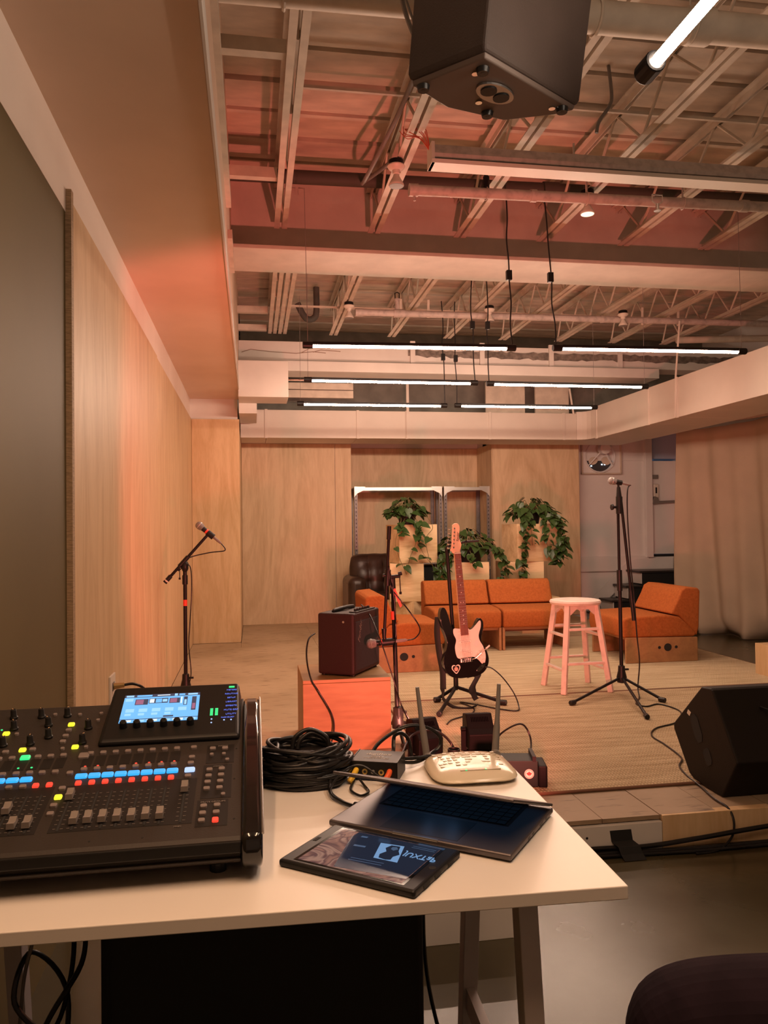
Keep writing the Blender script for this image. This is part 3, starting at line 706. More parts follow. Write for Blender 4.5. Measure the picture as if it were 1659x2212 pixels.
# ================================================================== seating
def soft(mb, name, m, parent, bevel=0.05, seg=4):
    return mb.build(name, M[m], parent, smooth=80, bevel=bevel, seg=seg)
def make_seat(name, label, loc, rz, w=0.62, d=0.66, side_l=True, side_r=True, group='orange lounge seats'):
    """low lounge seat, facing -y: bent ply sides with three holes, seat pad and leaning back pad"""
    t = thing(name, label, 'lounge chair', loc, rz, group)
    h = w / 2; t.scale = (1, 1, 0.94)
    # sides with a front panel and holes
    for s in (-1, 1):
        x = s * (h - 0.012)
        T = Matrix(((0, 0, 1, x), (1, 0, 0, 0), (0, 1, 0, 0), (0, 0, 0, 1)))
        MB().prism([(-d * 0.97, 0), (0, 0), (0, 0.21), (-d * 0.97, 0.225)], -0.012, 0.012, T).build('side_panel', M['bent_wood'], t, bevel=0.004)
        sp = LAST[0]
        for yy, r in ((-0.27, 0.034), (-0.345, 0.013), (-0.195, 0.013)):
            MB().cyl((x + s * 0.0125, yy, 0.13), (x + s * 0.0135, yy, 0.13), r, n=20).build('hand_hole', M['black_matte'], sp)
    MB().box((-h + 0.024, -d * 0.92, 0.195), (h - 0.024, -d * 0.90 + 0.03, 0.222)).box((-h + 0.024, -0.06, 0.10), (h - 0.024, -0.035, 0.22)).box((-h + 0.024, -d * 0.9, 0.20), (h - 0.024, -0.05, 0.216)).build('rail', M['bent_wood'], t)
    TX = Matrix(((0, 0, 1, 0), (1, 0, 0, 0), (0, 1, 0, 0), (0, 0, 0, 1)))
    seat = [(-d, 0.222), (-0.02, 0.215), (0.0, 0.25), (-0.16, 0.40), (-0.3, 0.415), (-d + 0.06, 0.405), (-d - 0.005, 0.385), (-d - 0.012, 0.30)]
    MB().prism(seat, -h + 0.004, h - 0.004, TX).build('seat_pad', M['orange_fabric'], t, smooth=70, bevel=0.022, seg=4)
    back = [(0.0, 0.22), (0.02, 0.30), (0.035, 0.62), (0.015, 0.645), (-0.09, 0.655), (-0.135, 0.63), (-0.165, 0.555), (-0.235, 0.42), (-0.16, 0.402)]
    MB().prism(back, -h + 0.004, h - 0.004, TX).build('back_pad', M['orange_fabric'], t, smooth=70, bevel=0.022, seg=4)
    return t
make_seat('lounge_chair', 'orange lounge chair turned sideways, its back toward the stool amp side at left', (0.90, 6.43, ST + 0.0112), R(90), w=0.64, d=0.60)
c0 = [o for o in bpy.data.objects if o.get('category') == 'lounge chair'][0]
c0['label'] = 'leftmost orange lounge chair, seen side on behind the guitar amplifier'
make_seat('lounge_chair', 'left seat of the two orange lounge chairs side by side, behind the guitar', (1.955, 7.62, ST + 0.0112), R(-2), w=0.635, d=0.66)
make_seat('lounge_chair', 'right seat of the two orange lounge chairs side by side, left of the stool', (2.60, 7.60, ST + 0.0112), R(-2), w=0.635, d=0.66)
make_seat('lounge_chair', 'rightmost orange lounge chair, seen side on beside the canvas curtain', (3.66, 6.40, ST + 0.0112), R(-90), w=0.66, d=0.66)

# stool
t = thing('stool', 'worn white painted wooden stool with a round seat, standing on the rug', 'stool', (2.235, 5.25, ST + 0.01), R(2))
H = 0.625
MB().lathe([(0.14, H - 0.035), (0.172, H - 0.03), (0.178, H - 0.016), (0.172, H - 0.004), (0.155, H), (0.02, H - 0.004), (0.0, H - 0.004)][::-1], n=40).build('seat', M['stool'], t, smooth=40)
lt = {}
for sx in (-1, 1):
    for sy in (-1, 1):
        top, bot = Vector((sx * 0.105, sy * 0.105, H - 0.03)), Vector((sx * 0.172, sy * 0.172, 0))
        MB().bar(bot, top, 0.036, 0.036, (sx, sy * 1.0, 0)).build('leg', M['stool'], t, bevel=0.004)
        lt[(sx, sy)] = lambda z, a=bot, b=top: a + (b - a) * (z / b.z)
for z in (0.20, 0.43):
    for (a, b) in (((-1, -1), (1, -1)), ((-1, 1), (1, 1))):
        MB().bar(lt[a](z), lt[b](z), 0.026, 0.018).build('stretcher', M['stool'], t, bevel=0.003)
    for (a, b) in (((-1, -1), (-1, 1)), ((1, -1), (1, 1))):
        MB().bar(lt[a](z - 0.045), lt[b](z - 0.045), 0.026, 0.018).build('stretcher', M['stool'], t, bevel=0.003)
for (a, b, n) in (((-1, -1), (1, -1), (0, -1)), ((-1, 1), (1, 1), (0, 1)), ((-1, -1), (-1, 1), (-1, 0)), ((1, -1), (1, 1), (1, 0))):
    p, q = lt[a](H - 0.06), lt[b](H - 0.06)
    u = (q - p).normalized(); L = (q - p).length
    poly = [(0, -0.05), (0.03, -0.03), (0.06, 0.0), (L - 0.06, 0.0), (L - 0.03, -0.03), (L, -0.05), (L, 0.032), (0, 0.032)]
    MB().prism(poly, -0.008, 0.008, frame(p, u, (0, 0, 1))).build('apron', M['stool'], t)

# dark leather armchair behind
t = thing('leather_armchair', 'dark brown tufted leather armchair half hidden at the back, left of the crates', 'armchair', (1.50, 8.75, ST), R(0))
soft(MB().box((-0.45, -0.05, 0.0), (-0.24, 0.62, 0.60)), 'armrest', 'leather', t, 0.08)
soft(MB().box((0.24, -0.05, 0.0), (0.45, 0.62, 0.60)), 'armrest', 'leather', t, 0.08)
soft(MB().box((-0.25, -0.02, 0.0), (0.25, 0.6, 0.42)), 'seat_cushion', 'leather', t, 0.06)
mb = MB(); nx, nz = 17, 9
pts = []
for j in range(nz):
    for i in range(nx):
        u, v = i / (nx - 1), j / (nz - 1)
        tuft = max(math.exp(-((u - c) ** 2 * 90 + (v - d) ** 2 * 60)) for c in (0.25, 0.5, 0.75) for d in (0.35, 0.75))
        edge = min(u, 1 - u, v, 1 - v)
        pts.append((-0.33 + 0.66 * u, 0.42 - 0.10 * min(1, edge * 6) + 0.085 * tuft + 0.10 * v, 0.36 + 0.42 * v))
k = [(j * nx + i, j * nx + i + 1, (j + 1) * nx + i + 1, (j + 1) * nx + i) for j in range(nz - 1) for i in range(nx - 1)]
mb.add(pts, k); o = mb.build('backrest', M['leather'], t, smooth=180)
so = o.modifiers.new('thick', 'SOLIDIFY'); so.thickness = 0.12; so.offset = -1
o.modifiers.new('subdivision', 'SUBSURF').render_levels = 1

# steel shelving in the recess
def shelf_unit(label, x0, x1, zmid):
    t = thing('steel_shelf', label, 'shelf', ((x0 + x1) / 2, 9.95, ST), 0, None)
    h = (x1 - x0) / 2; z = 1.66
    for sx in (-1, 1):
        for sy in (-1, 1):
            x = sx * h
            MB().box(sorted((x, x - sx * 0.04))[0:1] + [sy * 0.24 - 0.002, 0], sorted((x, x - sx * 0.04))[1:] + [sy * 0.24 + 0.002, z]) \
                .box([min(x, x - sx * 0.003), min(sy * 0.24, sy * 0.2), 0], [max(x, x - sx * 0.003), max(sy * 0.24, sy * 0.2), z]).build('upright', M['galv'], t)
            if sy < 0:
                u = LAST[0]; hb = MB()
                for i in range(34): hb.cbox((x - sx * 0.02, -0.243, 0.05 + i * 0.048), (0.008, 0.001, 0.02))
                hb.build('slot_row', M['black_matte'], u)
    for zz in (z - 0.05, zmid):
        for sy in (-1, 1):
            MB().box((-h + 0.003, sy * 0.243 - 0.0015, zz), (h - 0.003, sy * 0.243 + 0.0015, zz + 0.04)).build('rail', M['steel'], t)
        MB().box((-h, -0.24, zz + 0.034), (h, 0.24, zz + 0.039)).build('shelf_board', M['steel' if zz > zmid else 'galv'], t)
    for sx in (-1, 1):
        T = Matrix(((sx, 0, 0, 0), (0, 0, 1, -0.248), (0, 1, 0, 0), (0, 0, 0, 1)))
        MB().prism([(-h, z), (-h, z - 0.13), (-h + 0.035, z - 0.085), (-h + 0.11, z - 0.05), (-h + 0.14, z)], 0, 0.004, T).build('corner_gusset', M['steel'], t)
    return t
shelf_unit('wide grey steel shelf unit in the recess, left one, behind the trailing plant', 1.255, 2.375, 0.68)
shelf_unit('narrow grey steel shelf unit in the recess, right one', 2.40, 3.00, 0.60)
o = MB().box((1.32, 9.8, ST), (2.30, 10.1, 0.78)).build('storage_bin', M['black_matte'], bevel=0.01); tag(o, 'black storage bin low inside the wide shelf unit', 'bin')
o = MB().box((2.44, 9.8, ST), (2.95, 10.1, 0.72)).build('storage_bin', M['black_matte'], bevel=0.01); tag(o, 'black storage bin low inside the narrow shelf unit', 'bin')

# plywood crates
def crate(label, cx, y, z0, w, h, d, rz, m='ply_crate'):
    t = thing('plywood_crate', label, 'crate', (cx, y, z0), R(rz), None)
    a, b = w / 2, d / 2; k = 0.018
    MB().box((-a, -b, 0), (a, -b + k, h)).build('front_panel', M[m], t, bevel=0.0015)
    MB().box((-a, b - k, 0), (a, b, h)).build('back_panel', M[m], t)
    MB().box((-a, -b + k + 0.001, 0), (-a + k, b - k - 0.001, h)).build('side_panel', M[m], t, bevel=0.0015)
    MB().box((a - k, -b + k + 0.001, 0), (a, b - k - 0.001, h)).build('side_panel', M[m], t, bevel=0.0015)
    MB().box((-a + k, -b + k, h - 0.02), (a - k, b - k, h - 0.001)).build('top_panel', M[m], t)
    return t
crate('plywood crate, topmost of the left stack, trailing plant on it', 1.665, 8.20, 0.913, 0.425, 0.400, 0.40, 10)
crate('plywood crate with bold wavy grain, middle of the left stack', 1.60, 8.19, 0.517, 0.35, 0.394, 0.40, -8)
crate('plywood crate, bottom of the left stack behind the lounge chair', 1.66, 8.24, ST, 0.40, 0.380, 0.40, 40)
crate('plywood crate, upper one of the middle stack under the bushy plant', 2.245, 8.22, 0.517, 0.45, 0.392, 0.40, -3)
crate('plywood crate, lower one of the middle stack behind the sofa back', 2.25, 8.22, ST, 0.44, 0.380, 0.40, 0)
crate('plywood crate, topmost of the right stack, under the big hanging plant', 2.985, 8.22, 0.905, 0.475, 0.400, 0.40, 6)
crate('plywood crate, middle of the right stack', 2.87, 8.24, 0.517, 0.44, 0.386, 0.40, -6)
crate('plywood crate, bottom of the right stack behind the sofa', 3.06, 8.26, ST, 0.42, 0.380, 0.40, -4)
o = crate('small plywood crate cut off by the right edge of the photo', 3.96, 5.33, ST, 0.36, 0.24, 0.30, 0, 'ply')

# potted vines: each leaf its own piece
def leaf_mesh(name, s):
    out = [(0, 0), (0.18, -0.10), (0.36, 0.02), (0.42, 0.24), (0.33, 0.52), (0.16, 0.80), (0, 1.0)]
    vs = []; fs = []
    mid = [(0, 0.0, 0.0), (0, 0.25, -0.02), (0, 0.55, -0.03), (0, 1.0, -0.16)]
    vs += [(0, 0, 0), (0, 0.24, -0.03), (0, 0.52, -0.05), (0, 1.0, -0.20)]
    for sgn in (1, -1):
        k = len(vs)
        vs += [(sgn * 0.18, -0.10, 0.03), (sgn * 0.38, 0.04, 0.05), (sgn * 0.41, 0.26, 0.04), (sgn * 0.31, 0.55, 0.0), (sgn * 0.14, 0.82, -0.09)]
        f = [(0, k, k + 1), (0, k + 1, 1), (1, k + 1, k + 2), (1, k + 2, 2), (2, k + 2, k + 3), (2, k + 3, k + 4), (2, k + 4, 3)]
        fs += f if sgn > 0 else [tuple(reversed(q)) for q in f]
    vs = [(x * s, y * s, z * s) for x, y, z in vs]
    me = bpy.data.meshes.new(name); me.from_pydata(vs, [], fs); me.materials.append(M['leaf'])
    for p in me.polygons: p.use_smooth = True
    return me
LEAF = [leaf_mesh('leaf', 0.088), leaf_mesh('leaf', 0.105), leaf_mesh('leaf', 0.072)]
def add_leaf(t, p, out, r):
    me = LEAF[r.randrange(3)]
    o = bpy.data.objects.new('leaf', me); COL.objects.link(o); o.parent = t
    out = Vector(out).normalized()
    down = (out * 0.75 + Vector((r.uniform(-.5, .5), r.uniform(-.5, .5), -0.75 + r.uniform(-.3, .7)))).normalized()
    nrm = (out + Vector((r.uniform(-.5, .5), r.uniform(-.5, .5), 0.9))).normalized()
    x = down.cross(nrm).normalized(); z = x.cross(down)
    o.matrix_local = Matrix(((x.x, down.x, z.x, p[0]), (x.y, down.y, z.y, p[1]), (x.z, down.z, z.z, p[2]), (0, 0, 0, 1)))
def vine_plant(label, c, rx, ry, h, n, vines, seed, pot_r=0.10, pot_h=0.14, drop=0.0):
    r = random.Random(seed)
    t = thing('potted_vine', label, 'plant', c)
    MB().lathe([(pot_r * 0.8, 0), (pot_r, pot_h), (pot_r * 1.06, pot_h), (pot_r * 1.06, pot_h + 0.012), (pot_r * 0.95, pot_h + 0.012), (pot_r * 0.9, pot_h - 0.02), (0, pot_h - 0.02)], n=20).build('pot', M['black'], t, smooth=40)
    stems = MB()
    for i in range(n):
        a = r.uniform(0, 2 * math.pi); q = r.uniform(0.0, 1.0) ** 0.6
        zz = (1 - q ** 2 * 0.75) * h * r.uniform(0.15, 1.0) - drop * q
        p = Vector((math.cos(a) * rx * q, math.sin(a) * ry * q, pot_h * 0.75 + zz))
        add_leaf(t, p, (math.cos(a), math.sin(a) - 0.3, 0.2), r)
        if i % 2 == 0:
            stems.tube(spline([(math.cos(a) * pot_r * .5, math.sin(a) * pot_r * .5, pot_h * 0.9), p * 0.6 + Vector((0, 0, pot_h * .5 + h * 0.25)), p], 4), 0.003, 4)
    for v in vines:
        pts = spline([Vector(q) - Vector(c) for q in v[0]], 8); stems.tube(pts, 0.0028, 4)
        dens = v[1]; acc = 0
        for i in range(1, len(pts)):
            acc += (pts[i] - pts[i - 1]).length
            if acc > dens:
                acc = 0
                for q in range(v[2]):
                    add_leaf(t, pts[i] + Vector((r.uniform(-.03, .03), r.uniform(-0.02, 0), r.uniform(-.02, .02))), (r.uniform(-1, 1), -0.8, 0.1), r)
    stems.build('stem', M['stem'], t)
    return t
F = 7.955
vine_plant('leafy vine with long thin trailing stems on the left crate stack', (1.60, 8.10, 1.313), 0.21, 0.15, 0.21, 92,
    [([(1.52, 8.02, 1.40), (1.50, 7.93, 1.33), (1.45, F, 1.10), (1.56, F, 0.80)], 0.17, 1),
     ([(1.64, 8.0, 1.40), (1.66, 7.93, 1.32), (1.66, F, 1.12), (1.60, F, 0.98), (1.57, F, 0.86)], 0.11, 1),
     ([(1.66, 8.0, 1.40), (1.70, 7.93, 1.30), (1.72, F, 1.22), (1.70, F, 1.15)], 0.045, 2),
     ([(1.56, 8.0, 1.38), (1.50, 7.90, 1.28), (1.48, 7.9, 1.18)], 0.05, 2),
     ([(1.74, 8.0, 1.44), (1.80, 7.92, 1.36), (1.84, F, 1.27), (1.77, F, 1.17), (1.79, F, 1.0), (1.84, F, 0.88), (2.0, F, 0.74), (2.06, F, 0.72)], 0.34, 1),
     ([(1.68, 7.95, 1.22), (1.72, F, 1.05), (1.80, F, 0.93), (1.83, F, 0.90)], 0.12, 2)], 11, pot_h=0.11)
vine_plant('bushy dense vine in a dark pot on the middle crates, behind the guitar neck', (2.28, 8.20, 0.909), 0.36, 0.22, 0.26, 160,
    [([(2.0, 8.1, 1.08), (1.95, 7.98, 1.0), (1.88, 7.96, 0.86), (1.86, F, 0.72)], 0.025, 2),
     ([(2.1, 8.0, 1.06), (2.02, F, 0.98), (1.96, F, 0.84), (1.94, F, 0.74)], 0.03, 2),
     ([(2.52, 8.0, 1.1), (2.58, 7.97, 1.0), (2.62, 7.97, 0.86), (2.58, 7.98, 0.74)], 0.03, 2),
     ([(2.25, 8.0, 1.03), (2.26, F, 0.96), (2.28, F, 0.90)], 0.04, 2)], 12, pot_r=0.17, pot_h=0.15, drop=0.03)
vine_plant('full hanging vine cascading down both sides of the right crate', (2.98, 8.15, 1.305), 0.27, 0.18, 0.23, 150,
    [([(2.86, 8.0, 1.43), (2.84, 7.93, 1.33), (2.82, F, 1.15), (2.80, F, 0.98), (2.80, F, 0.82), (2.76, F, 0.72)], 0.035, 2),
     ([(2.88, 8.0, 1.40), (2.90, 7.92, 1.22), (2.92, F, 1.08)], 0.05, 2),
     ([(3.10, 8.0, 1.42), (3.18, 7.93, 1.34), (3.22, 7.93, 1.18), (3.22, 7.95, 1.02), (3.18, 7.96, 0.88)], 0.024, 3),
     ([(3.16, 8.0, 1.42), (3.25, 7.98, 1.30), (3.28, 7.96, 1.10), (3.26, 7.95, 0.96)], 0.03, 2),
     ([(3.06, 8.0, 1.4), (3.10, 7.93, 1.22), (3.08, F, 1.10), (3.12, F, 1.02)], 0.06, 2)], 13, pot_h=0.10)

# curtain: one cloth with folds
path = spline([(5.06, 8.74), (5.16, 8.35), (5.38, 7.85), (5.50, 7.2), (5.52, 6.0), (5.52, 4.6)], 40)
nz = 26; mb = MB(); L = 0; pts = []; cum = []
for i, p in enumerate(path):
    L += (p - path[i - 1]).length if i else 0; cum.append(L)
def fold(s, v):
    a = 0.020 + 0.045 * (1 - v)
    return a * (math.sin(s * 9.5 + 1.2 * math.sin(v * 2.2)) + 0.6 * math.sin(s * 21 + v * 2.0 + 1.0) + 0.7 * math.sin(s * 4.1 + 2 + v))
path = [Vector((p[0], p[1])) for p in path]
for j in range(nz):
    v = j / (nz - 1)
    for i, p in enumerate(path):
        q = path[min(i + 1, len(path) - 1)] - path[max(i - 1, 0)]; n = Vector((q.y, -q.x)).normalized()
        f = fold(cum[i], v); pud = 0.10 * max(0, 1 - v * 14) * (1 + math.sin(cum[i] * 13))
        z = 0.012 + 2.395 * v + 0.03 * (1 - v) * math.sin(cum[i] * 7) * (v > 0.02) - 0.02 * math.sin(cum[i] * 3.0) * v
        pts.append((p.x + n.x * (f - pud), p.y + n.y * (f - pud), max(0.006, z)))
W_ = len(path)
mb.add(pts, [(j * W_ + i, j * W_ + i + 1, (j + 1) * W_ + i + 1, (j + 1) * W_ + i) for j in range(nz - 1) for i in range(W_ - 1)])
cu = mb.build('canvas_curtain', M['canvas'], smooth=180)
so = cu.modifiers.new('thick', 'SOLIDIFY'); so.thickness = 0.004
tag(cu, 'plain beige canvas curtain in loose folds reaching the floor at right', 'curtain')
hp = [(p.x, p.y, 2.50) for p in path[::10]] + [(path[-1].x, path[-1].y, 2.50)]
mb = MB(); 
for a, b in zip(hp[:-1], hp[1:]): mb.bar(a, b, 0.03, 0.14)
tag(mb.build('curtain_board', M['deck_paint']), 'painted board that carries the canvas curtain', 'board')

# steps to the door
M['tread'] = mat('worn_black_tread', (0.035, 0.03, 0.027), 0.4)
t = thing('steps', 'black wooden steps with a white side board leading up to the back door', 'steps', (5.2, 9.2, 0))
xs_ = (4.93, 4.74, 4.54, 4.34)
for k, z in enumerate((0.685, 0.50, 0.32, 0.155)):
    x = xs_[k] - 5.2; x2 = (xs_[k - 1] - 5.2) if k else 0.5
    y = 0.24
    MB().box((x + 0.012, y + 0.02, 0), (x2 + 0.012, 0.62, z - 0.03)).build('side_board', M['black_matte'], t)
    MB().box((x, y + 0.02, z - 0.165), (x + 0.012, 0.62, z - 0.03)).build('riser', M['white_wall'], t)
    MB().box((x - 0.03, y, z - 0.028), (x2 + 0.01, 0.62, z)).build('tread', M['tread'], t, bevel=0.006)
T = Matrix(((1, 0, 0, -5.2), (0, 0, 1, 9.845 - 9.2), (0, 1, 0, 0), (0, 0, 0, 1)))
MB().prism([(5.1, 0.82), (5.6, 0.84), (5.6, 0.5), (4.9, 0.5), (4.3, 0), (4.02, 0), (4.6, 0.46), (4.95, 0.80)], 0, 0.012, T).build('string_board', M['white_wall'], t)

# extractor fan high on the white wall
t = thing('exhaust_fan', 'square painted extractor fan high on the white back wall, daylight between its blades', 'fan', (4.60, 9.86, 2.19))
fr = MB(); n = 28; rr = 0.195
ctr = (-0.02, 0.02)
outer = [(-0.27, -0.215), (0.27, -0.215), (0.27, 0.225), (-0.27, 0.225)]
vs = []; 
for i in range(n):
    a = 2 * math.pi * i / n; ca, sa = math.cos(a), math.sin(a)
    k = min(0.27 / max(abs(ca), 1e-6), 0.22 / max(abs(sa), 1e-6))
    vs.append((ca * k, 0, sa * k)); 
ins = [(math.cos(2 * math.pi * i / n) * rr - 0.02, 0, math.sin(2 * math.pi * i / n) * rr) for i in range(n)]
bk = [(x, 0.03, z) for x, _, z in ins]
fr.add(vs + ins + bk, [(i, (i + 1) % n, n + (i + 1) % n, n + i) for i in range(n)] + [(n + i, n + (i + 1) % n, 2 * n + (i + 1) % n, 2 * n + i) for i in range(n)])
fr.build('frame_plate', M['white_wall'], t, smooth=40)
for lo, hi in (((-0.285, -0.02, -0.228), (-0.265, 0.03, 0.235)), ((0.262, -0.02, -0.228), (0.282, 0.03, 0.235)), ((-0.285, -0.02, -0.235), (0.282, 0.03, -0.215)), ((-0.285, -0.02, 0.222), (0.282, 0.03, 0.24))):
    MB().box(lo, hi).build('frame_rim', M['deck_paint'], t, bevel=0.003)
MB().cyl((-0.02, 0.034, 0), (-0.02, 0.036, 0), rr, n=28).build('shutter', mat('fan_dark', (0.05, 0.05, 0.055), 0.8), t)
MB().tube([(math.cos(a) * 0.21 - 0.02, -0.012, math.sin(a) * 0.21) for a in [2 * math.pi * i / 28 for i in range(29)]], 0.009, 6).build('guard_ring', M['white_wall'], t, smooth=60)
c = Vector((0.0, -0.05, 0.10))
MB().cyl(c, c + Vector((0, -0.09, 0)), 0.075, n=20).cyl(c + Vector((0, -0.09, 0)), c + Vector((0, -0.10, 0)), 0.06, n=20).build('motor', M['white_wall'], t, smooth=40, bevel=0.006)
for a in (215, 325, 90):
    MB().bar(c + Vector((0, -0.02, 0)), (math.cos(R(a)) * 0.215 - 0.02, -0.015, math.sin(R(a)) * 0.215), 0.028, 0.012).build('strut', M['white_wall'], t)
for a in (30, 150, 265):
    b = []
    for i in range(16):
        q = 2 * math.pi * i / 16; b.append((0.105 + 0.066 * math.cos(q), 0.052 * math.sin(q)))
    T = Matrix.Translation((-0.02, 0.012, 0.0)) @ Matrix.Rotation(R(a), 4, 'Y') @ Matrix.Rotation(R(90), 4, 'X') @ Matrix.Rotation(R(15), 4, 'X')
    MB().prism(b, -0.002, 0.002, T).build('blade', M['deck_paint'], t)
for x, z in ((-0.19, 0.09), (-0.19, 0.06), (-0.19, 0.02), (-0.19, -0.04), (-0.16, 0.06), (0.06, 0.04), (0.10, -0.01), (0.06, -0.06), (0.10, -0.06), (0.06, -0.10), (0.02, -0.10), (0.07, -0.085), (-0.13, -0.12)):
    MB().cbox((x, 0.030, z), (0.018, 0.004, 0.014)).build('slot', M['g_day'], t)
# ================================================================== amplifier on its cube
t = thing('plywood_cube', 'orange-lit plywood cube under the guitar amplifier', 'crate', (0.48, 4.33, ST))
a, b, h = 0.23, 0.24, 0.372
MB().box((-a, -b, 0), (a, -b + 0.018, h - 0.019)).build('front_panel', M['ply_warm'], t, bevel=0.002)
MB().box((-a, b - 0.018, 0), (a, b, h - 0.019)).build('back_panel', M['ply_warm'], t)
for s in (-1, 1): MB().box((min(s * a, s * (a - .018)), -b + 0.019, 0), (max(s * a, s * (a - .018)), b - 0.019, h - 0.019)).build('side_panel', M['ply_warm'], t)
MB().box((-a, -b, h - 0.018), (a, b, h)).build('top_panel', M['ply_warm'], t, bevel=0.002)

# acoustic amplifier: plain side to the camera, grille and controls on its right
p0, p1 = Vector((0.345, 4.105)), Vector((0.520, 3.985 + 0.125))
p0, p1 = Vector((0.340, 4.230)), Vector((0.520, 4.120))
u = (p1 - p0).normalized(); v = Vector((-u.y, u.x))
AH, AW, AD = 0.325, (p1 - p0).length, 0.36
o = thing('guitar_amplifier', 'brown black guitar amplifier standing on the plywood cube', 'amplifier', (p0.x, p0.y, ST + 0.372 + 0.008), math.atan2(u.y, u.x))
amp_m = mat('amp_brown_vinyl', (0.024, 0.012, 0.011), 0.5, spec=0.25, bump=0.15, bscale=200)
body = [(0, 0.012), (0.012, 0), (AW - 0.012, 0), (AW, 0.012), (AW, AH - 0.05), (AW - 0.03, AH - 0.012), (AW - 0.05, AH), (0.012, AH), (0, AH - 0.012)]
MB().box((0.0, 0, 0.0), (AW, AD, AH)).build('cabinet', amp_m, o, bevel=0.012, seg=3)
MB().box((AW - 0.004, 0.022, 0.02), (AW + 0.004, AD - 0.022, AH - 0.045)).build('grille_cloth', mat('dark_grille', (0.012, 0.011, 0.012), 0.9, bump=0.3, bscale=400), o, bevel=0.004)
MB().box((AW - 0.05, 0.05, AH - 0.001), (AW - 0.005, AD - 0.05, AH + 0.006)).build('control_panel', M['black'], o, bevel=0.003)
for i in range(6): MB().cyl((AW - 0.028, 0.09 + i * 0.035, AH + 0.006), (AW - 0.028, 0.09 + i * 0.035, AH + 0.018), 0.009, 0.007, n=12).build('knob', M['black'], o)
MB().box((0.035, 0.10, AH + 0.0005), (0.085, 0.16, AH + 0.0015)).build('vent', M['black_matte'], o)
MB().tube(spline([(0.07, 0.05, AH), (0.075, 0.07, AH + 0.010), (0.08, 0.18, AH + 0.014), (0.075, 0.29, AH + 0.010), (0.07, 0.31, AH)], 5), 0.011, 8).build('handle', M['black'], o, smooth=60)
MB().cyl((AW * 0.72, -0.001, AH - 0.045), (AW * 0.72, 0.004, AH - 0.045), 0.006, n=12).build('strap_button', M['steel'], o)
for x in (0.02, AW - 0.02):
    for y in (0.03, AD - 0.03): MB().cyl((x, y, -0.008), (x, y, 0.002), 0.012, n=10).build('rubber_foot', M['rubber'], o)
text('logo_lettering', 'Fender', 0.042, frame((AW + 0.0046, 0.075, AH - 0.10), (0, 0.3, 1), (-0.0, -1, 0.3)), 'alu', o, shear=0.35)['label'] = 'silver script lettering'
cable('amplifier_cable', 'thin black cable hanging from the amplifier down the front of the cube', [(0.33, 4.30, 0.72), (0.29, 4.22, 0.70), (0.275, 4.16, 0.62), (0.29, 4.09, 0.52), (0.33, 4.072, 0.45), (0.40, 4.068, 0.32), (0.40, 4.06, 0.22), (0.36, 4.05, 0.152), (0.30, 3.98, 0.142)], 0.0045)

# ================================================================== microphones and stands
def microphone(name, label, tip, tail, red=True, clip=True, m='grey_plastic'):
    """hand-held microphone lying along tip -> tail"""
    tip, tail = Vector(tip), Vector(tail); L = (tail - tip).length
    t = thing(name, label, 'microphone', tip)
    d = (tail - tip).normalized(); x = d.orthogonal().normalized(); y = d.cross(x)
    T = Matrix(((x.x, y.x, d.x, 0), (x.y, y.y, d.y, 0), (x.z, y.z, d.z, 0), (0, 0, 0, 1)))
    MB().lathe([(0.0, 0), (0.012, 0.002), (0.021, 0.009), (0.0255, 0.020), (0.0255, 0.028), (0.0225, 0.045), (0.019, 0.053), (0, 0.053)], n=20, T=T).build('grille', mat('mic_mesh', (0.30, 0.28, 0.27), 0.45, metal=0.7, bump=0.6, bscale=500), t, smooth=40)
    MB().lathe([(0.0262, 0.023), (0.0268, 0.025), (0.0262, 0.027)], n=20, T=T).build('grille_band', M['steel'], t)
    MB().lathe([(0.0, 0.053), (0.0175, 0.053), (0.0155, 0.09), (0.012, L), (0, L)], n=16, T=T).build('body', M['black'], t, smooth=40)
    if red: MB().lathe([(0.0168, 0.080), (0.0166, 0.108)], n=16, T=T).build('tape_band', M['red_tape'], t, smooth=40)
    MB().lathe([(0.0, L), (0.0085, L), (0.0085, L + 0.03), (0.0095, L + 0.03), (0.0075, L + 0.06), (0.004, L + 0.07), (0, L + 0.07)], n=12, T=T).build('plug', M['grey_plastic'], t, smooth=40)
    return t
def stand_base(t, legs, pole_top, pole_x=0.0, r=0.0125, hub=0.16, base_z=0.0):
    for lx, ly in legs:
        MB().cyl((0, 0, hub - 0.02), (lx, ly, 0.016), 0.0095, n=8).build('leg', M['black_metal'], t, smooth=40)
        d = Vector((lx, ly, 0)).normalized()
        MB().cyl(Vector((lx, ly, 0.017)) - d * 0.03, Vector((lx, ly, 0.017)) + d * 0.015, 0.0155, n=10).build('rubber_foot', M['rubber'], t, bevel=0.003)
    MB().lathe([(0.012, hub - 0.06), (0.03, hub - 0.055), (0.034, hub - 0.02), (0.024, hub + 0.02), (0.022, hub + 0.055), (0.013, hub + 0.06)], n=14).build('hub', M['black'], t, smooth=40)
    MB().cyl((0.02, 0, hub + 0.03), (0.05, 0, hub + 0.03), 0.007, n=8).build('clamp_knob', M['black'], t)

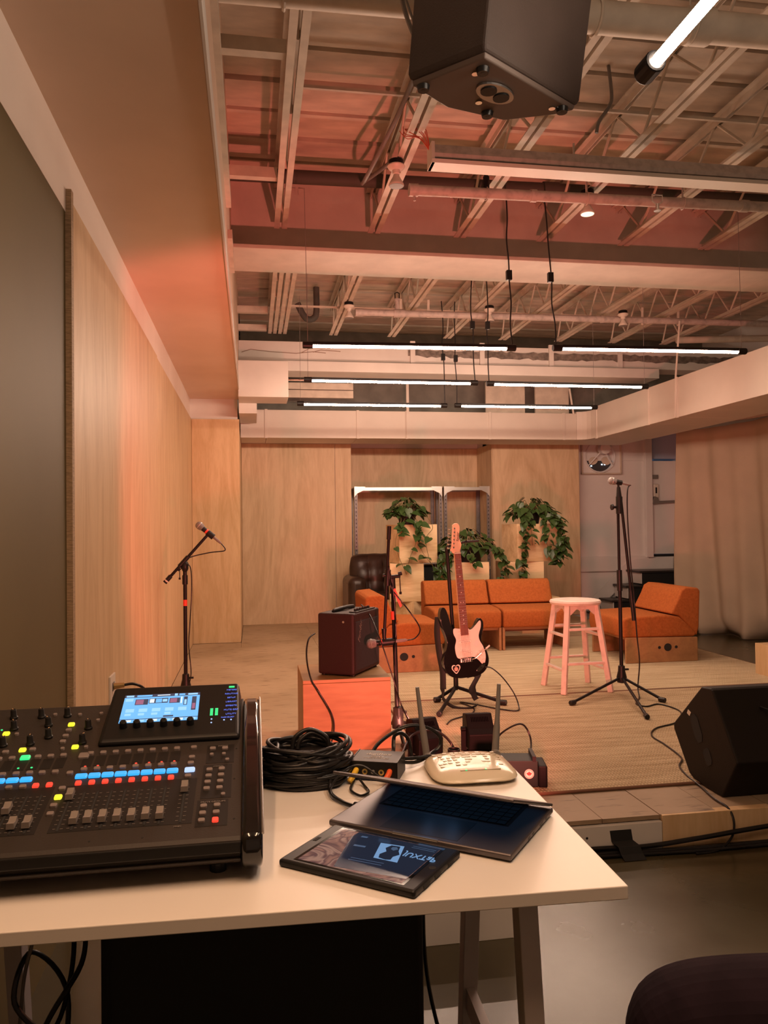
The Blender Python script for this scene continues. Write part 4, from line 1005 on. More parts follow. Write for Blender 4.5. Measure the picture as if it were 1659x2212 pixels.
# left stand, angled boom
SX, SY = -0.437, 5.30
t = thing('microphone_stand', 'black boom microphone stand at left, rising behind the mixing desk, boom tilted up right', 'mic stand', (SX, SY, ST))
stand_base(t, ((0.10, 0.26), (0.16, -0.22), (-0.135, -0.24)), 0.9)
MB().cyl((0, 0, 0.10), (0, 0, 0.82), 0.0125, n=12).build('pole', M['black_metal'], t, smooth=40)
MB().cyl((0, 0, 0.66), (0, 0, 0.700), 0.0135, n=12).build('tape_band', M['red_tape'], t, smooth=40)
MB().cyl((0, 0, 0.80), (0, 0, 0.86), 0.018, n=12).cyl((0, 0, 0.86), (0, 0, 0.905), 0.013, n=12).build('clutch', M['black'], t, smooth=40)
a, b = Vector((-0.122, -0.01, 0.82)), Vector((0.150, 0.0, 1.125))
d = (b - a).normalized()
MB().cyl(a, b, 0.0095, n=10).build('boom_arm', M['black_metal'], t, smooth=40)
MB().cyl(a - d * 0.008, a + d * 0.005, 0.0145, n=12).cyl(a + d * 0.012, a + d * 0.05, 0.0145, n=12).build('counterweight', M['black'], t, smooth=40)
MB().cyl(a + d * 0.004, a + d * 0.013, 0.015, n=12).build('white_ring', M['white_plastic'], t, smooth=40)
c = a + d * 0.165
MB().lathe([(0.012, 0.88), (0.022, 0.90), (0.024, 0.935), (0.012, 0.955)], n=12).cyl(c - d * 0.035, c + d * 0.05, 0.0145, n=12).build('boom_joint', M['black'], t, smooth=40)
MB().cyl(c - d * 0.03 + Vector((0, -0.01, 0)), c - d * 0.03 + Vector((0, -0.01, -0.075)), 0.003, n=6).cyl(c - d * 0.03 + Vector((0, -0.01, -0.075)), c - d * 0.03 + Vector((0, -0.01, -0.088)), 0.007, n=8).build('tension_handle', M['black'], t)
wp = lambda p: Vector((SX, SY, ST)) + Vector(p)
tip, tail = wp((0.075, 0, 1.200)), wp((0.182, -0.0, 1.108))
MB().cyl(b, b + d * 0.018, 0.016, n=12).cyl(b + d * 0.01, (0.158, 0, 1.142), 0.012, n=10).build('mic_thread', M['black'], t)
dm = (Vector((0.182, 0, 1.108)) - Vector((0.075, 0, 1.200))).normalized(); cc = Vector((0.075, 0, 1.2)) + dm * 0.115
MB().cyl(cc - dm * 0.022, cc + dm * 0.03, 0.0205, n=14).build('mic_clip', M['black'], t, smooth=40)
microphone('microphone', 'black microphone with red tape, on the left boom stand', tip, tail)
e = tail + dm * 0.07
cable('microphone_cable', 'black cable from the left microphone, wrapped on its boom and down the pole', [e, e + Vector((0.022, 0, -0.045)), wp((0.16, 0, 1.005)), wp((0.03, -0.012, 0.975)), wp((-0.02, -0.016, 0.93)), wp((-0.04, -0.014, 0.89)), wp((0.01, -0.016, 0.93)), wp((0.038, -0.014, 0.90)), wp((0.042, -0.012, 0.75)), wp((0.03, -0.013, 0.55)), wp((0.022, -0.016, 0.40)), wp((0.035, -0.016, 0.22)), wp((0.01, -0.03, 0.08)), wp((0.06, -0.18, 0.012)), wp((0.3, -0.4, 0.006))], 0.0038)

# middle stand beside the amplifier, boom hanging down
SX, SY = 0.765, 4.20
t = thing('microphone_stand', 'black microphone stand beside the amplifier, its boom folded down to a sideways microphone', 'mic stand', (SX, SY, ST))
stand_base(t, ((0.20, 0.22), (0.005, -0.16), (-0.028, 0.30)), 0.9, hub=0.13)
MB().bar((0.004, 0, 0.12), (0.004, 0, 0.19), 0.05, 0.04).build('hub_clamp', M['black'], t, bevel=0.006)
MB().cyl((0, 0, 0.08), (-0.018, 0, 0.86), 0.012, n=12).build('pole', M['black_metal'], t, smooth=40)
MB().cyl((-0.0165, 0, 0.66), (-0.0178, 0, 0.705), 0.0135, n=12).build('tape_band', M['red_tape'], t, smooth=40)
MB().cyl((-0.018, 0, 0.80), (-0.018, 0, 0.90), 0.017, 0.013, n=12).build('clutch', M['black'], t, smooth=40)
a, b = Vector((-0.037, -0.02, 1.165)), Vector((-0.072, -0.02, 0.565))
MB().cyl(a, b, 0.0085, n=10).build('boom_arm', M['black_metal'], t, smooth=40)
MB().cyl(a, a + (b - a) * 0.12, 0.012, n=10).build('boom_grip', M['black'], t, smooth=40)
MB().cyl((-0.047, -0.02, 0.93), (-0.052, -0.02, 0.845), 0.016, n=12).cyl((-0.052, -0.02, 0.89), (0.02, -0.012, 0.895), 0.010, n=10).cyl((-0.075, -0.02, 0.90), (-0.05, -0.02, 0.90), 0.009, n=10).build('boom_joint', M['black'], t, smooth=40)
MB().cyl((0.012, -0.01, 0.905), (0.03, -0.01, 0.91), 0.011, n=10).cyl((0.018, -0.012, 0.89), (0.022, -0.012, 0.81), 0.003, n=6).cyl((0.022, -0.012, 0.81), (0.022, -0.012, 0.796), 0.007, n=8).build('tension_handle', M['black'], t)
tip, tail = Vector((SX - 0.170, SY - 0.02, ST + 0.535)), Vector((SX - 0.015, SY - 0.02, ST + 0.545))
MB().cyl(b + Vector((0, 0, 0.05)), b, 0.014, 0.010, n=12).cyl(b, b + Vector((0.005, 0, -0.012)), 0.011, n=10).cyl((-0.085, -0.02, 0.5405), (-0.025, -0.02, 0.5445), 0.0205, n=14).build('mic_clip', M['black'], t, smooth=40)
microphone('microphone', 'black microphone with red tape in front of the amplifier', tip, tail)
wp = lambda p: Vector((SX, SY, ST)) + Vector(p)
cable('microphone_cable', 'black cable looping from the amplifier microphone back to its stand and down to the stage', [wp((0.055, -0.02, 0.548)), wp((0.10, -0.02, 0.56)), wp((0.125, -0.02, 0.61)), wp((0.07, -0.02, 0.70)), wp((0.0, -0.02, 0.79)), wp((-0.035, -0.035, 0.84)), wp((-0.045, -0.035, 0.95)), wp((-0.02, -0.03, 0.80)), wp((-0.01, -0.03, 0.6)), wp((-0.02, -0.03, 0.45)), wp((0.0, -0.03, 0.25)), wp((0.06, -0.03, 0.12)), wp((0.12, -0.05, 0.012)), wp((0.14, -0.25, 0.014))], 0.0038)
mb = MB().quad(wp((-0.022, -0.016, 0.82)), wp((-0.008, -0.016, 0.83)), wp((0.028, -0.02, 0.735)), wp((0.018, -0.02, 0.725))); 
o = mb.build('red_tape_tail', M['red_tape']); so = o.modifiers.new('thick', 'SOLIDIFY'); so.thickness = 0.001
tag(o, 'loose strip of red tape on the middle stand', 'tape')
cable('stage_cable', 'thin black cable from the amplifier grille down past the middle stand', [(0.60, 4.40, 0.86), (0.63, 4.30, 0.82), (0.66, 4.10, 0.70), (0.72, 4.06, 0.50), (0.76, 4.04, 0.36), (0.84, 4.0, 0.20), (0.90, 3.96, 0.146)], 0.0035)

# right stand, boom folded down beside the pole
SX, SY = 2.445, 4.985
t = thing('microphone_stand', 'tall black microphone stand on the rug right of the stool', 'mic stand', (SX, SY, ST + 0.01))
stand_base(t, ((-0.45, -0.22), (0.15, -0.27), (-0.165, -0.70 + 0.05)), 0.9, hub=0.14)
MB().cyl((0, 0, 0.10), (-0.003, 0, 0.72), 0.0125, n=12).build('pole', M['black_metal'], t, smooth=40)
MB().cyl((-0.003, 0, 0.70), (-0.004, 0, 0.84), 0.018, n=12).build('clutch', M['black'], t, smooth=40)
MB().cyl((-0.004, 0, 0.82), (-0.006, 0, 1.27), 0.0095, n=12).build('inner_pole', M['black_metal'], t, smooth=40)
MB().cyl((-0.002, -0.012, 1.22), (-0.002, -0.012, 1.335), 0.022, n=14).cyl((-0.055, 0, 1.265), (-0.01, 0, 1.265), 0.009, n=10).build('boom_joint', M['black'], t, smooth=40)
MB().cyl((-0.06, -0.01, 1.265), (-0.045, -0.01, 1.265), 0.022, n=6).build('clamp_knob', M['black'], t, bevel=0.004)
MB().cyl((0.005, -0.02, 1.33), (0.085, -0.02, 0.52), 0.0095, n=10).build('boom_arm', M['black_metal'], t, smooth=40)
MB().cyl((0.066, -0.02, 0.70), (0.086, -0.02, 0.50), 0.0135, n=10).build('boom_grip', M['black'], t, smooth=40)
MB().cyl((-0.002, -0.01, 1.33), (-0.004, -0.01, 1.40), 0.019, 0.012, n=12).cyl((-0.004, -0.01, 1.39), (-0.006, -0.01, 1.425), 0.008, n=8).cyl((-0.022, -0.01, 1.436), (0.018, -0.01, 1.428), 0.0175, n=12).build('mic_clip', M['black'], t, smooth=40)
wp = lambda p: Vector((SX, SY, ST + 0.01)) + Vector(p)
microphone('microphone', 'pale grilled microphone on top of the tall right stand', wp((-0.075, -0.01, 1.447)), wp((0.015, -0.01, 1.428)), red=False)
cable('microphone_cable', 'long black cable running down the right stand, over the rug and off the stage edge', [wp((0.085, -0.01, 1.414)), wp((0.06, -0.012, 1.38)), wp((0.055, -0.014, 1.2)), wp((0.065, -0.025, 0.9)), wp((0.085, -0.028, 0.65)), wp((0.10, -0.03, 0.40)), wp((0.115, -0.03, 0.22)), wp((0.09, -0.05, 0.06)),
    (2.50, 4.85, 0.152), (2.40, 4.70, 0.150), (2.43, 4.62, 0.15), (2.54, 4.66, 0.150), (2.56, 4.45, 0.150), (2.40, 4.22, 0.150), (2.22, 4.12, 0.150), (2.12, 3.98, 0.150), (2.10, 3.80, 0.150), (2.06, 3.58, 0.150), (1.98, 3.46, 0.150), (1.94, 3.32, 0.148), (1.93, 3.20, 0.142), (1.90, 3.05, 0.142), (1.90, 2.955, 0.137), (1.90, 2.915, 0.10), (1.885, 2.905, 0.04), (1.80, 2.87, 0.006), (1.70, 2.86, 0.005)], 0.0045)

# ================================================================== guitar on its stand
GX, GY, GZ = 1.352, 4.93, 0.322
t = thing('electric_guitar', 'black electric guitar with a white pickguard and rosewood neck, upright on its stand', 'guitar', (GX, GY, GZ))
t.rotation_euler = (R(-4), R(-3.0), R(7))
half = [(0, 0), (.07, .003), (.125, .030), (.155, .085), (.150, .145), (.126, .195), (.116, .228), (.124, .265), (.138, .305), (.139, .345), (.120, .368), (.100, .352), (.080, .320), (.052, .300), (.032, .300), (.028, .312), (-.028, .312), (-.034, .300), (-.058, .305), (-.082, .330), (-.094, .395), (-.114, .452), (-.140, .452), (-.153, .400), (-.144, .335), (-.126, .275), (-.118, .235), (-.128, .195), (-.150, .140), (-.154, .085), (-.125, .028), (-.07, .003)]
outline = [(p[0], p[1]) for p in spline([(x, z, 0) for x, z in half], 4, True)]
TG = Matrix(((1, 0, 0, 0), (0, 0, -1, 0), (0, 1, 0, 0), (0, 0, 0, 1)))      # outline plane x-z, thickness along -y
body = MB().prism(outline, -0.022, 0.022, TG).build('body', M['gloss_black'], t, smooth=50, bevel=0.012, seg=4)
f = 0.0222
def flat(poly, name, m, parent, h0=f, h1=f + 0.002, n=4, bev=0.0):
    pl = [(p[0], p[1]) for p in spline([(x, z, 0) for x, z in poly], n, True)] if n > 1 else poly
    return MB().prism(pl, h0, h1, TG).build(name, m, parent, bevel=bev)
pg = flat([(-.066, .318), (-.020, .312), (.026, .312), (.040, .302), (.060, .306), (.088, .330), (.112, .352), (.122, .345), (.118, .31), (.100, .262), (.104, .225), (.124, .185), (.136, .130), (.126, .080), (.108, .074), (.082, .105), (.050, .126), (.0, .128), (-.05, .126), (-.066, .15), (-.070, .20), (-.058, .245), (-.072, .285)], 'pickguard', M['white_plastic'], t)
for z, sl in ((.285, 0), (.228, 0), (.165, 0.012)):
    MB().prism([(-.042, z - .009 + sl), (.042, z - .009 - sl), (.042, z + .009 - sl), (-.042, z + .009 + sl)], f + .002, f + .009, TG).build('pickup', M['white_plastic'], t, bevel=0.003)
    pk = LAST[0]
    for i in range(6): 
        x = -.026 + i * .0104; MB().cyl((x, -(f + .009), z - sl * x / .042), (x, -(f + .0098), z - sl * x / .042), 0.0024, n=8).build('pole_piece', M['grey_plastic'], pk)
for x, z in ((.086, .150), (.098, .122), (.112, .096)):
    MB().cyl((x, -f - .002, z), (x, -f - .016, z), .011, .009, n=14).build('knob', M['white_plastic'], t)
MB().box((-.042, -f - .010, .098), (.038, -f, .128)).build('bridge_plate', M['chrome'], t, bevel=0.002)
br = LAST[0]
for i in range(6): MB().box((-.036 + i * .012, -f - .016, .100), (-.027 + i * .012, -f - .010, .122)).build('saddle', M['chrome'], br)
MB().tube([(.030, -f - .01, .110), (.05, -f - .03, .118), (.09, -f - .045, .150), (.135, -f - .055, .185)], .003, 6).build('tremolo_arm', M['chrome'], t)
MB().cyl((.123, -f - .051, .176), (.146, -f - .057, .193), .0055, n=8).build('arm_tip', M['white_plastic'], t)
flat([(.066, .040), (.100, .072), (.122, .082), (.126, .066), (.112, .050), (.080, .028)], 'jack_plate', M['chrome'], t, h1=f + 0.004)
# neck, frets, head
MB().prism([(-.0255, .27), (.0255, .27), (.0205, .795), (-.0205, .795)], f - .012, f + .010, TG).build('neck', mat('maple_neck', (0.62, 0.40, 0.22), 0.35), t, bevel=0.004)
MB().prism([(-.026, .27), (.026, .27), (.0207, .795), (-.0207, .795)], f + .010, f + .015, TG).build('fretboard', wood('rosewood', (0.20, 0.075, 0.05), (0.12, 0.04, 0.03), 'Z', 30), t)
fb = LAST[0]
Ls = 0.648; nut = .795
fz = [nut - (Ls - Ls / 2 ** (k / 12)) for k in range(1, 22)]
for z in fz:
    w_ = .0207 + (.026 - .0207) * (nut - z) / (nut - .27)
    MB().box((-w_, -f - .0165, z - .0010), (w_, -f - .0148, z + .0010)).build('fret', M['steel'], fb)
for k in (3, 5, 7, 9, 12, 15, 17, 19, 21):
    z = (([nut] + fz)[k - 1] + ([nut] + fz)[k]) / 2
    for x in ((-.009, .009) if k == 12 else (0,)):
        MB().cyl((x, -f - .0149, z), (x, -f - .0154, z), .0034, n=10).build('dot_inlay', M['white_plastic'], fb)
MB().box((-.0207, -f - .018, .795), (.0207, -f - .010, .799)).build('nut', M['white_plastic'], t)
head = [(-.0207, .797), (.0207, .797), (.024, .815), (.030, .832), (.036, .855), (.028, .880), (.024, .905), (.030, .940), (.034, .965), (.026, .988), (.006, .993), (-.012, .984), (-.016, .962), (-.026, .900), (-.036, .838), (-.044, .822), (-.034, .812)]
MB().prism([(p[0], p[1]) for p in spline([(x, z, 0) for x, z in head], 3, True)], f - .010, f + .004, TG).build('headstock', mat('maple_head', (0.66, 0.46, 0.30), 0.3), t, bevel=0.002)
hs = LAST[0]
for i in range(6):
    z = .836 + i * .0245; x = -.024 + i * .0036
    MB().cyl((x, -f - .004, z), (x, -f - .014, z), .005, n=10).build('tuner_post', M['chrome'], hs)
    MB().cyl((x - .014, -f + .004, z), (x - .030, -f + .004, z), .004, n=8).cyl((x - .030, -f + .004, z), (x - .038, -f + .004, z), .009, .007, n=10).build('tuning_key', M['chrome'], hs)
    xb = -.031 + i * .0124
    MB().tube([(x, -f - .012, z), (-.0165 + i * .0066, -f - .019, .797), (xb * 0.84, -f - .017, .112)], .0006, 4).build('string', M['steel'], t)
text('head_lettering', 'Squier', .024, frame((.014, -f - .0045, .902), (0.10, 0, 1), (-1, 0, 0.10)), 'black', hs, shear=0.4)['label'] = 'dark script lettering'
hrt = [(0, -.030), (.016, -.016), (.029, .004), (.027, .020), (.016, .027), (.004, .023), (0, .016), (-.004, .023), (-.016, .027), (-.027, .020), (-.029, .004), (-.016, -.016)]
o = flat([(x - .075, z + .062) for x, z in hrt], 'heart_sticker', M['white_plastic'], t, f, f + .0006); o['label'] = 'white edged heart sticker'
MB().prism([(p[0] * .78 - .075, p[1] * .78 + .062) for p in [(q[0], q[1]) for q in spline([(x, z, 0) for x, z in hrt], 4, True)]], f + .0006, f + .0009, TG).build('sticker_field', M['black'], o)
MB().prism([(-.075 + .013 * math.cos(a), .062 + .013 * math.sin(a)) for a in [i * math.pi / 8 for i in range(16)]], f + .0009, f + .0012, TG).build('sticker_motif', mat('sticker_motif', (0.65, 0.33, 0.26), 0.5), o)
# pieces of pale tape on the pickguard
MB().prism([(.062, .205), (.076, .232), (.094, .226), (.092, .198), (.076, .190)], f + .002, f + .003, TG).build('tape_patch', M['white_paint'], t)
# strap hanging at the left and below
sp = spline([(-.150, .03, .40), (-.165, .03, .30), (-.160, .035, .17), (-.150, .03, .05), (-.16, .02, -.06), (-.17, .0, -.12), (-.13, -.06, -.165), (-.05, -.10, -.18), (.02, -.09, -.17)], 8)
mb = MB(); vs = []
for i, p in enumerate(sp):
    k = 0.022 if i < len(sp) * 0.55 else 0.014
    a = Vector((0.6, -0.8, 0)) * k if i < len(sp) * .5 else Vector((0.3, -0.5, 0.6)) * k
    vs += [p + a, p - a]
mb.add(vs, [(2 * i, 2 * i + 1, 2 * i + 3, 2 * i + 2) for i in range(len(sp) - 1)])
o = mb.build('strap', M['black_matte'], t, smooth=180); so = o.modifiers.new('thick', 'SOLIDIFY'); so.thickness = 0.003
sp = spline([(.03, .01, .0), (.07, -.02, .005), (.045, -.03, -.03), (.02, -.03, -.07), (.03, -.03, -.12), (.042, -.03, -.145)], 6)
mb = MB(); vs = []
for i, p in enumerate(sp): a = Vector((0.024 * (1 if i < 22 else .7), 0, 0.006)); vs += [p + a, p - a]
mb.add(vs, [(2 * i, 2 * i + 1, 2 * i + 3, 2 * i + 2) for i in range(len(sp) - 1)])
o = mb.build('strap_end', M['black_matte'], t, smooth=180); so = o.modifiers.new('thick', 'SOLIDIFY'); so.thickness = 0.003

t = thing('guitar_stand', 'black tubular tripod stand holding the electric guitar by its neck', 'guitar stand', (1.295, 5.06, ST + 0.01))
MB().tube(spline([(0.02, 0, 0.07), (0.018, 0, 0.25), (-0.005, 0.0, 0.6), (-0.025, 0, 0.93), (-0.03, 0, 1.0), (-0.015, -0.03, 1.02)], 5), 0.0125, 10).build('pole', M['black_metal'], t, smooth=60)
MB().cyl((0.018, 0, 0.30), (0.02, 0, 0.08), 0.016, n=12).build('lower_tube', M['black_metal'], t, smooth=40)
MB().tube(spline([(-0.035, -0.12, 1.045), (-0.04, -0.09, 1.04), (-0.02, -0.03, 1.03), (0.02, -0.025, 1.03), (0.055, -0.07, 1.04), (0.07, -0.12, 1.05)], 6), 0.008, 8).build('neck_yoke', M['black'], t, smooth=60)
MB().tube(spline([(0.05, -0.10, 1.045), (0.11, -0.11, 1.05), (0.155, -0.12, 1.052)], 4), 0.008, 8).build('yoke_gate', M['black'], t, smooth=60)
for lx, ly in ((0.285, -0.20), (-0.19, -0.40), (-0.12, -0.02)):
    MB().cyl((0.02, 0, 0.09), (lx, ly, 0.018), 0.0115, n=10).build('leg', M['black_metal'], t, smooth=40)
    d = Vector((lx, ly, 0)).normalized(); c = Vector((lx, ly, 0.018))
    MB().cyl(c - d * 0.03, c + d * 0.015, 0.017, n=10).build('rubber_foot', M['rubber'], t, bevel=0.003)
MB().tube(spline([(-0.10, -0.12, 0.27), (-0.06, -0.03, 0.20), (0.02, 0, 0.19), (0.12, -0.03, 0.20), (0.17, -0.12, 0.26)], 5), 0.009, 8).build('body_cradle', M['black'], t, smooth=60)
cable('guitar_cable', 'black cable plugged into the guitar, looping down to the rug', [(1.465, 4.885, 0.39), (1.50, 4.86, 0.385), (1.56, 4.83, 0.33), (1.62, 4.80, 0.24), (1.64, 4.76, 0.165), (1.60, 4.68, 0.151), (1.50, 4.76, 0.151), (1.40, 4.90, 0.151), (1.32, 4.98, 0.151), (1.36, 4.80, 0.151), (1.30, 4.66, 0.151), (1.16, 4.55, 0.151), (1.10, 4.45, 0.151)], 0.0042)

# ================================================================== wedge monitor and stage lights
t = thing('floor_monitor', 'black wedge stage monitor at the right stage edge, its carry slots facing left', 'speaker', (1.95, 3.0, ST))
# side profile in the y-z plane, extruded to the right
prof = [(0.07, 0.0), (0.13, 0.0), (0.29, 0.010), (0.325, 0.025), (0.452, 0.195), (0.455, 0.215), (0.440, 0.235), (0.215, 0.438), (0.14, 0.446), (0.128, 0.440), (-0.042, 0.175)]
TX = Matrix(((0, 0, 1, 0), (1, 0, 0, 0), (0, 1, 0, 0), (0, 0, 0, 1)))
MB().prism(prof, 0, 0.62, TX).build('cabinet', mat('wedge_black', (0.014, 0.0105, 0.008), 0.6, spec=0.2, bump=0.12, bscale=250), t, bevel=0.008, seg=3)
cab = kids(t)[0]
def slot(c, w, h, ang, name):
    pl = [(c[0] + math.cos(R(ang)) * x - math.sin(R(ang)) * y, c[1] + math.sin(R(ang)) * x + math.cos(R(ang)) * y) for x, y in
          ((-w, -h * .6), (-w * .5, -h), (w * .5, -h), (w, -h * .6), (w, h * .6), (w * .5, h), (-w * .5, h), (-w, h * .6))]
    MB().prism(pl, -0.002, 0.001, TX).build(name, M['black_matte'], t)
slot((0.255, 0.245), 0.030, 0.062, -28, 'carry_slot'); slot((0.172, 0.142), 0.026, 0.036, -28, 'carry_slot')
pl = [(0.300, 0.306), (0.322, 0.315), (0.333, 0.296), (0.311, 0.287)]
MB().prism(pl, -0.001, 0.0004, TX).build('paper_label', M['white_plastic'], t)
MB().box((0.19, -0.03, 0.36), (0.196, 0.10, 0.372)).build('rib', M['black'], t)

LB = mat('stage_light_black', (0.006, 0.0055, 0.0055), 0.5, spec=0.12)
M['vent'] = mat('vent_shadow', (0.002, 0.002, 0.002), 0.9, spec=0.0)
LT = mat('stage_light_lid', (0.018, 0.014, 0.016), 0.45, spec=0.3)
def par_light(label, loc, rz, tilt=R(-12)):
    """boxy LED lamp seen from the back: sloping vented lid, yoke, lens facing the stage"""
    t = thing('stage_light', label, 'stage light', loc, rz); t.scale = (1, 1, 0.94)
    w, TXp = 0.068, Matrix(((0, 0, 1, 0), (1, 0, 0, 0), (0, 1, 0, 0), (0, 0, 0, 1)))
    pr = [(-0.075, 0.02), (0.075, 0.02), (0.085, 0.09), (0.075, 0.185), (0.0, 0.200), (-0.055, 0.130), (-0.080, 0.105)]
    MB().prism(pr, -w, w, TXp).build('housing', LB, t, bevel=0.006)
    vt = MB()
    d = Vector((0, 0.055, 0.070)).normalized(); n = Vector((0, -d.z, d.y))
    for i in range(11):
        c = Vector((-0.042 + i * 0.0084, -0.022, 0.172)) + n * 0.001
        vt.bar(c - d * 0.013, c + d * 0.013, 0.004, 0.003, n)
        MB().bar(c - d * 0.013, c + d * 0.013, 0.003, 0.003, n).build('vent_slot', M['vent'], t)
    MB().cyl((0, 0.083, 0.11), (0, 0.105, 0.115), 0.052, 0.056, n=20).build('lens_ring', LB, t, smooth=40)
    MB().cyl((0, 0.103, 0.1145), (0, 0.106, 0.115), 0.046, n=20).build('lens', glow('stage_lamp_lens', (1, 0.2, 0.08), 3.0), t)
    for s in (-1, 1):
        MB().bar((s * 0.078, 0, 0.0), (s * 0.078, 0.0, 0.125), 0.028, 0.006, (0, 1, 0)).build('yoke_arm', LB, t)
        MB().cyl((s * 0.07, 0, 0.118), (s * 0.092, 0, 0.118), 0.013, n=12).build('tilt_knob', LB, t)
    MB().box((-0.081, -0.016, -0.003), (0.081, 0.016, 0.003)).build('yoke_base', LB, t)
    return t
p = par_light('black stage light on the rug, left of two, angled toward the amplifier', (0.85, 3.92, ST + 0.003), R(14))
p = par_light('black stage light on the rug, right of two, pale vented top facing the camera', (1.135, 3.92, ST + 0.013), R(-3))
t = thing('lens_tube', 'short open black tube standing on the stage between the two stage lights', 'fitting', (0.952, 3.72, ST))
MB().lathe([(0.030, 0), (0.030, 0.085), (0.026, 0.085), (0.026, 0.02), (0, 0.02)], n=20).build('tube', M['black'], t, smooth=40)
MB().lathe([(0.031, 0.035), (0.034, 0.04), (0.034, 0.05), (0.031, 0.055)], n=20).build('collar', M['black_metal'], t, smooth=40)
MB().bar((0.03, 0, 0.02), (0.14, -0.01, 0.018), 0.03, 0.02).build('arm', M['black'], t)
for i in range(6): MB().box((0.05 + i * 0.016, -0.03, 0.028), (0.056 + i * 0.016, 0.01, 0.036)).build('rib', M['black'], t)
t = thing('stage_light', 'black boxy lamp lying on the stage front with a round maple leaf sticker', 'stage light', (1.16, 3.40, ST + 0.010), R(-12))
MB().box((-0.13, -0.062, 0), (0.085, 0.062, 0.115)).build('housing', mat('dark_green_black_paint', (0.012, 0.020, 0.018), 0.45, spec=0.2), t, bevel=0.004)
MB().box((0.085, -0.070, -0.004), (0.125, 0.070, 0.095)).build('front_hood', LB, t, bevel=0.008)
MB().box((0.060, -0.066, 0.112), (0.076, 0.066, 0.135)).build('barn_door', M['black_metal'], t)
MB().box((0.045, -0.050, -0.010), (0.115, 0.050, 0.0)).build('foot', M['black'], t)
T = Matrix(((1, 0, 0, 0.045), (0, 0, -1, -0.0625), (0, 1, 0, 0.058), (0, 0, 0, 1)))
C_ = lambda r, n=20: [(r * math.cos(2 * math.pi * i / n), r * math.sin(2 * math.pi * i / n)) for i in range(n)]
s = MB().prism(C_(0.021), 0, 0.0008, T).build('round_sticker', M['white_plastic'], t); s['label'] = 'round white sticker with a red maple leaf'
MB().prism(C_(0.0185), 0.0008, 0.0010, T).build('sticker_ring', mat('sticker_rose', (0.45, 0.10, 0.09), 0.5), s)
MB().prism(C_(0.0165), 0.0010, 0.0012, T).build('sticker_field', M['white_plastic'], s)
mp = [(0, 1), (.18, .62), (.4, .72), (.33, .3), (.58, .55), (.66, .4), (.95, .45), (.82, .15), (.95, .05), (.5, -.3), (.55, -.5), (.07, -.42), (.07, -.85)]
mp = mp + [(-x, y) for x, y in reversed(mp)][:-1]
MB().prism([(x * 0.0125, y * 0.0125) for x, y in mp], 0.0012, 0.0015, T).build('maple_leaf', mat('sticker_red', (0.50, 0.03, 0.03), 0.5), s)
cable('power_cable', 'black cable arching up from the right stage light over the stage edge', [(1.20, 3.9, 0.17), (1.24, 3.85, 0.25), (1.32, 3.80, 0.30), (1.36, 3.78, 0.24), (1.33, 3.7, 0.18), (1.24, 3.55, 0.15), (1.20, 3.48, 0.142)], 0.005)
cable('power_cable', 'thick black cable lying across the stage, behind the coil', [(-0.3, 4.0, 0.142), (0.0, 3.98, 0.142), (0.22, 3.98, 0.142)], 0.005)
cable('power_cable', 'black cable curving from the stage to the left stage light', [(0.55, 3.4, 0.145), (0.66, 3.6, 0.22), (0.76, 3.78, 0.28), (0.88, 3.80, 0.29), (0.96, 3.79, 0.22), (0.95, 3.76, 0.16), (0.8, 3.5, 0.145)], 0.006)

# cables along the stage front and black tape
for i, (dy, z, s) in enumerate(((2.900, 0.012, 'nearest the floor'), (2.906, 0.030, 'topmost of the run'), (2.882, 0.010, 'outermost of the run'))):
    cable('floor_cable', 'black cable along the foot of the stage front, ' + s, [(0.6, dy - 0.02, z), (1.0, dy, z), (1.30, dy + 0.004, z + 0.004), (1.52, dy, z), (1.75, dy - 0.01, z + (0.02 if i == 1 else 0)), (2.1, dy - 0.005, z + (0.045 if i == 1 else 0.0)), (2.6, dy - .01, z + (0.06 if i == 1 else 0)), (3.4, dy, z)], 0.010 if i < 2 else 0.007)
t = thing('black_tape', 'strip of black gaffer tape holding the cables against the white stage front', 'tape', (1.42, 2.925, 0.0))
pr = [(0.0035, 0.092), (0.0025, 0.05), (-0.045, 0.046), (-0.055, 0.020), (-0.075, 0.003)]
vs = [];
for i, (y, z) in enumerate(pr):
    k = i * 0.006
    vs += [(-0.045 + k, y, z), (0.045 + k, y, z)]
o = MB().add(vs, [(2 * i, 2 * i + 1, 2 * i + 3, 2 * i + 2) for i in range(len(pr) - 1)]).build('tape_strip', M['black_matte'], t); so = o.modifiers.new('thick', 'SOLIDIFY'); so.thickness = 0.001
# ================================================================== table in the foreground
t = thing('table', 'white melamine table top on white trestles in the foreground', 'table', (0.006, 1.5213, 0), R(-2.05))
MB().box((-0.595, 1.147 - 1.5, TT - 0.021), (0.575, 1.850 - 1.5, TT)).build('table_top', M['melamine'], t, bevel=0.0015)
leg_m = mat('white_trestle_paint', (0.60, 0.54, 0.52), 0.5)
for tx in (0.455, -0.50):
    MB().box((tx - 0.022, -0.24, TT - 0.062), (tx + 0.022, 0.24, TT - 0.022)).build('trestle_bar', leg_m, t, bevel=0.002)
    for (y0, y1) in ((-0.20, -0.31), (0.16, 0.27)):
        for dx in ((0,) if tx < 0 else (0.0,)):
            MB().bar((tx, y0, TT - 0.06), (tx, y1, 0.0), 0.042, 0.034, (1, 0, 0)).build('trestle_leg', leg_m, t, bevel=0.002)
    MB().bar((tx, -0.27, 0.25), (tx, 0.23, 0.25), 0.02, 0.05).build('trestle_stretcher', leg_m, t)
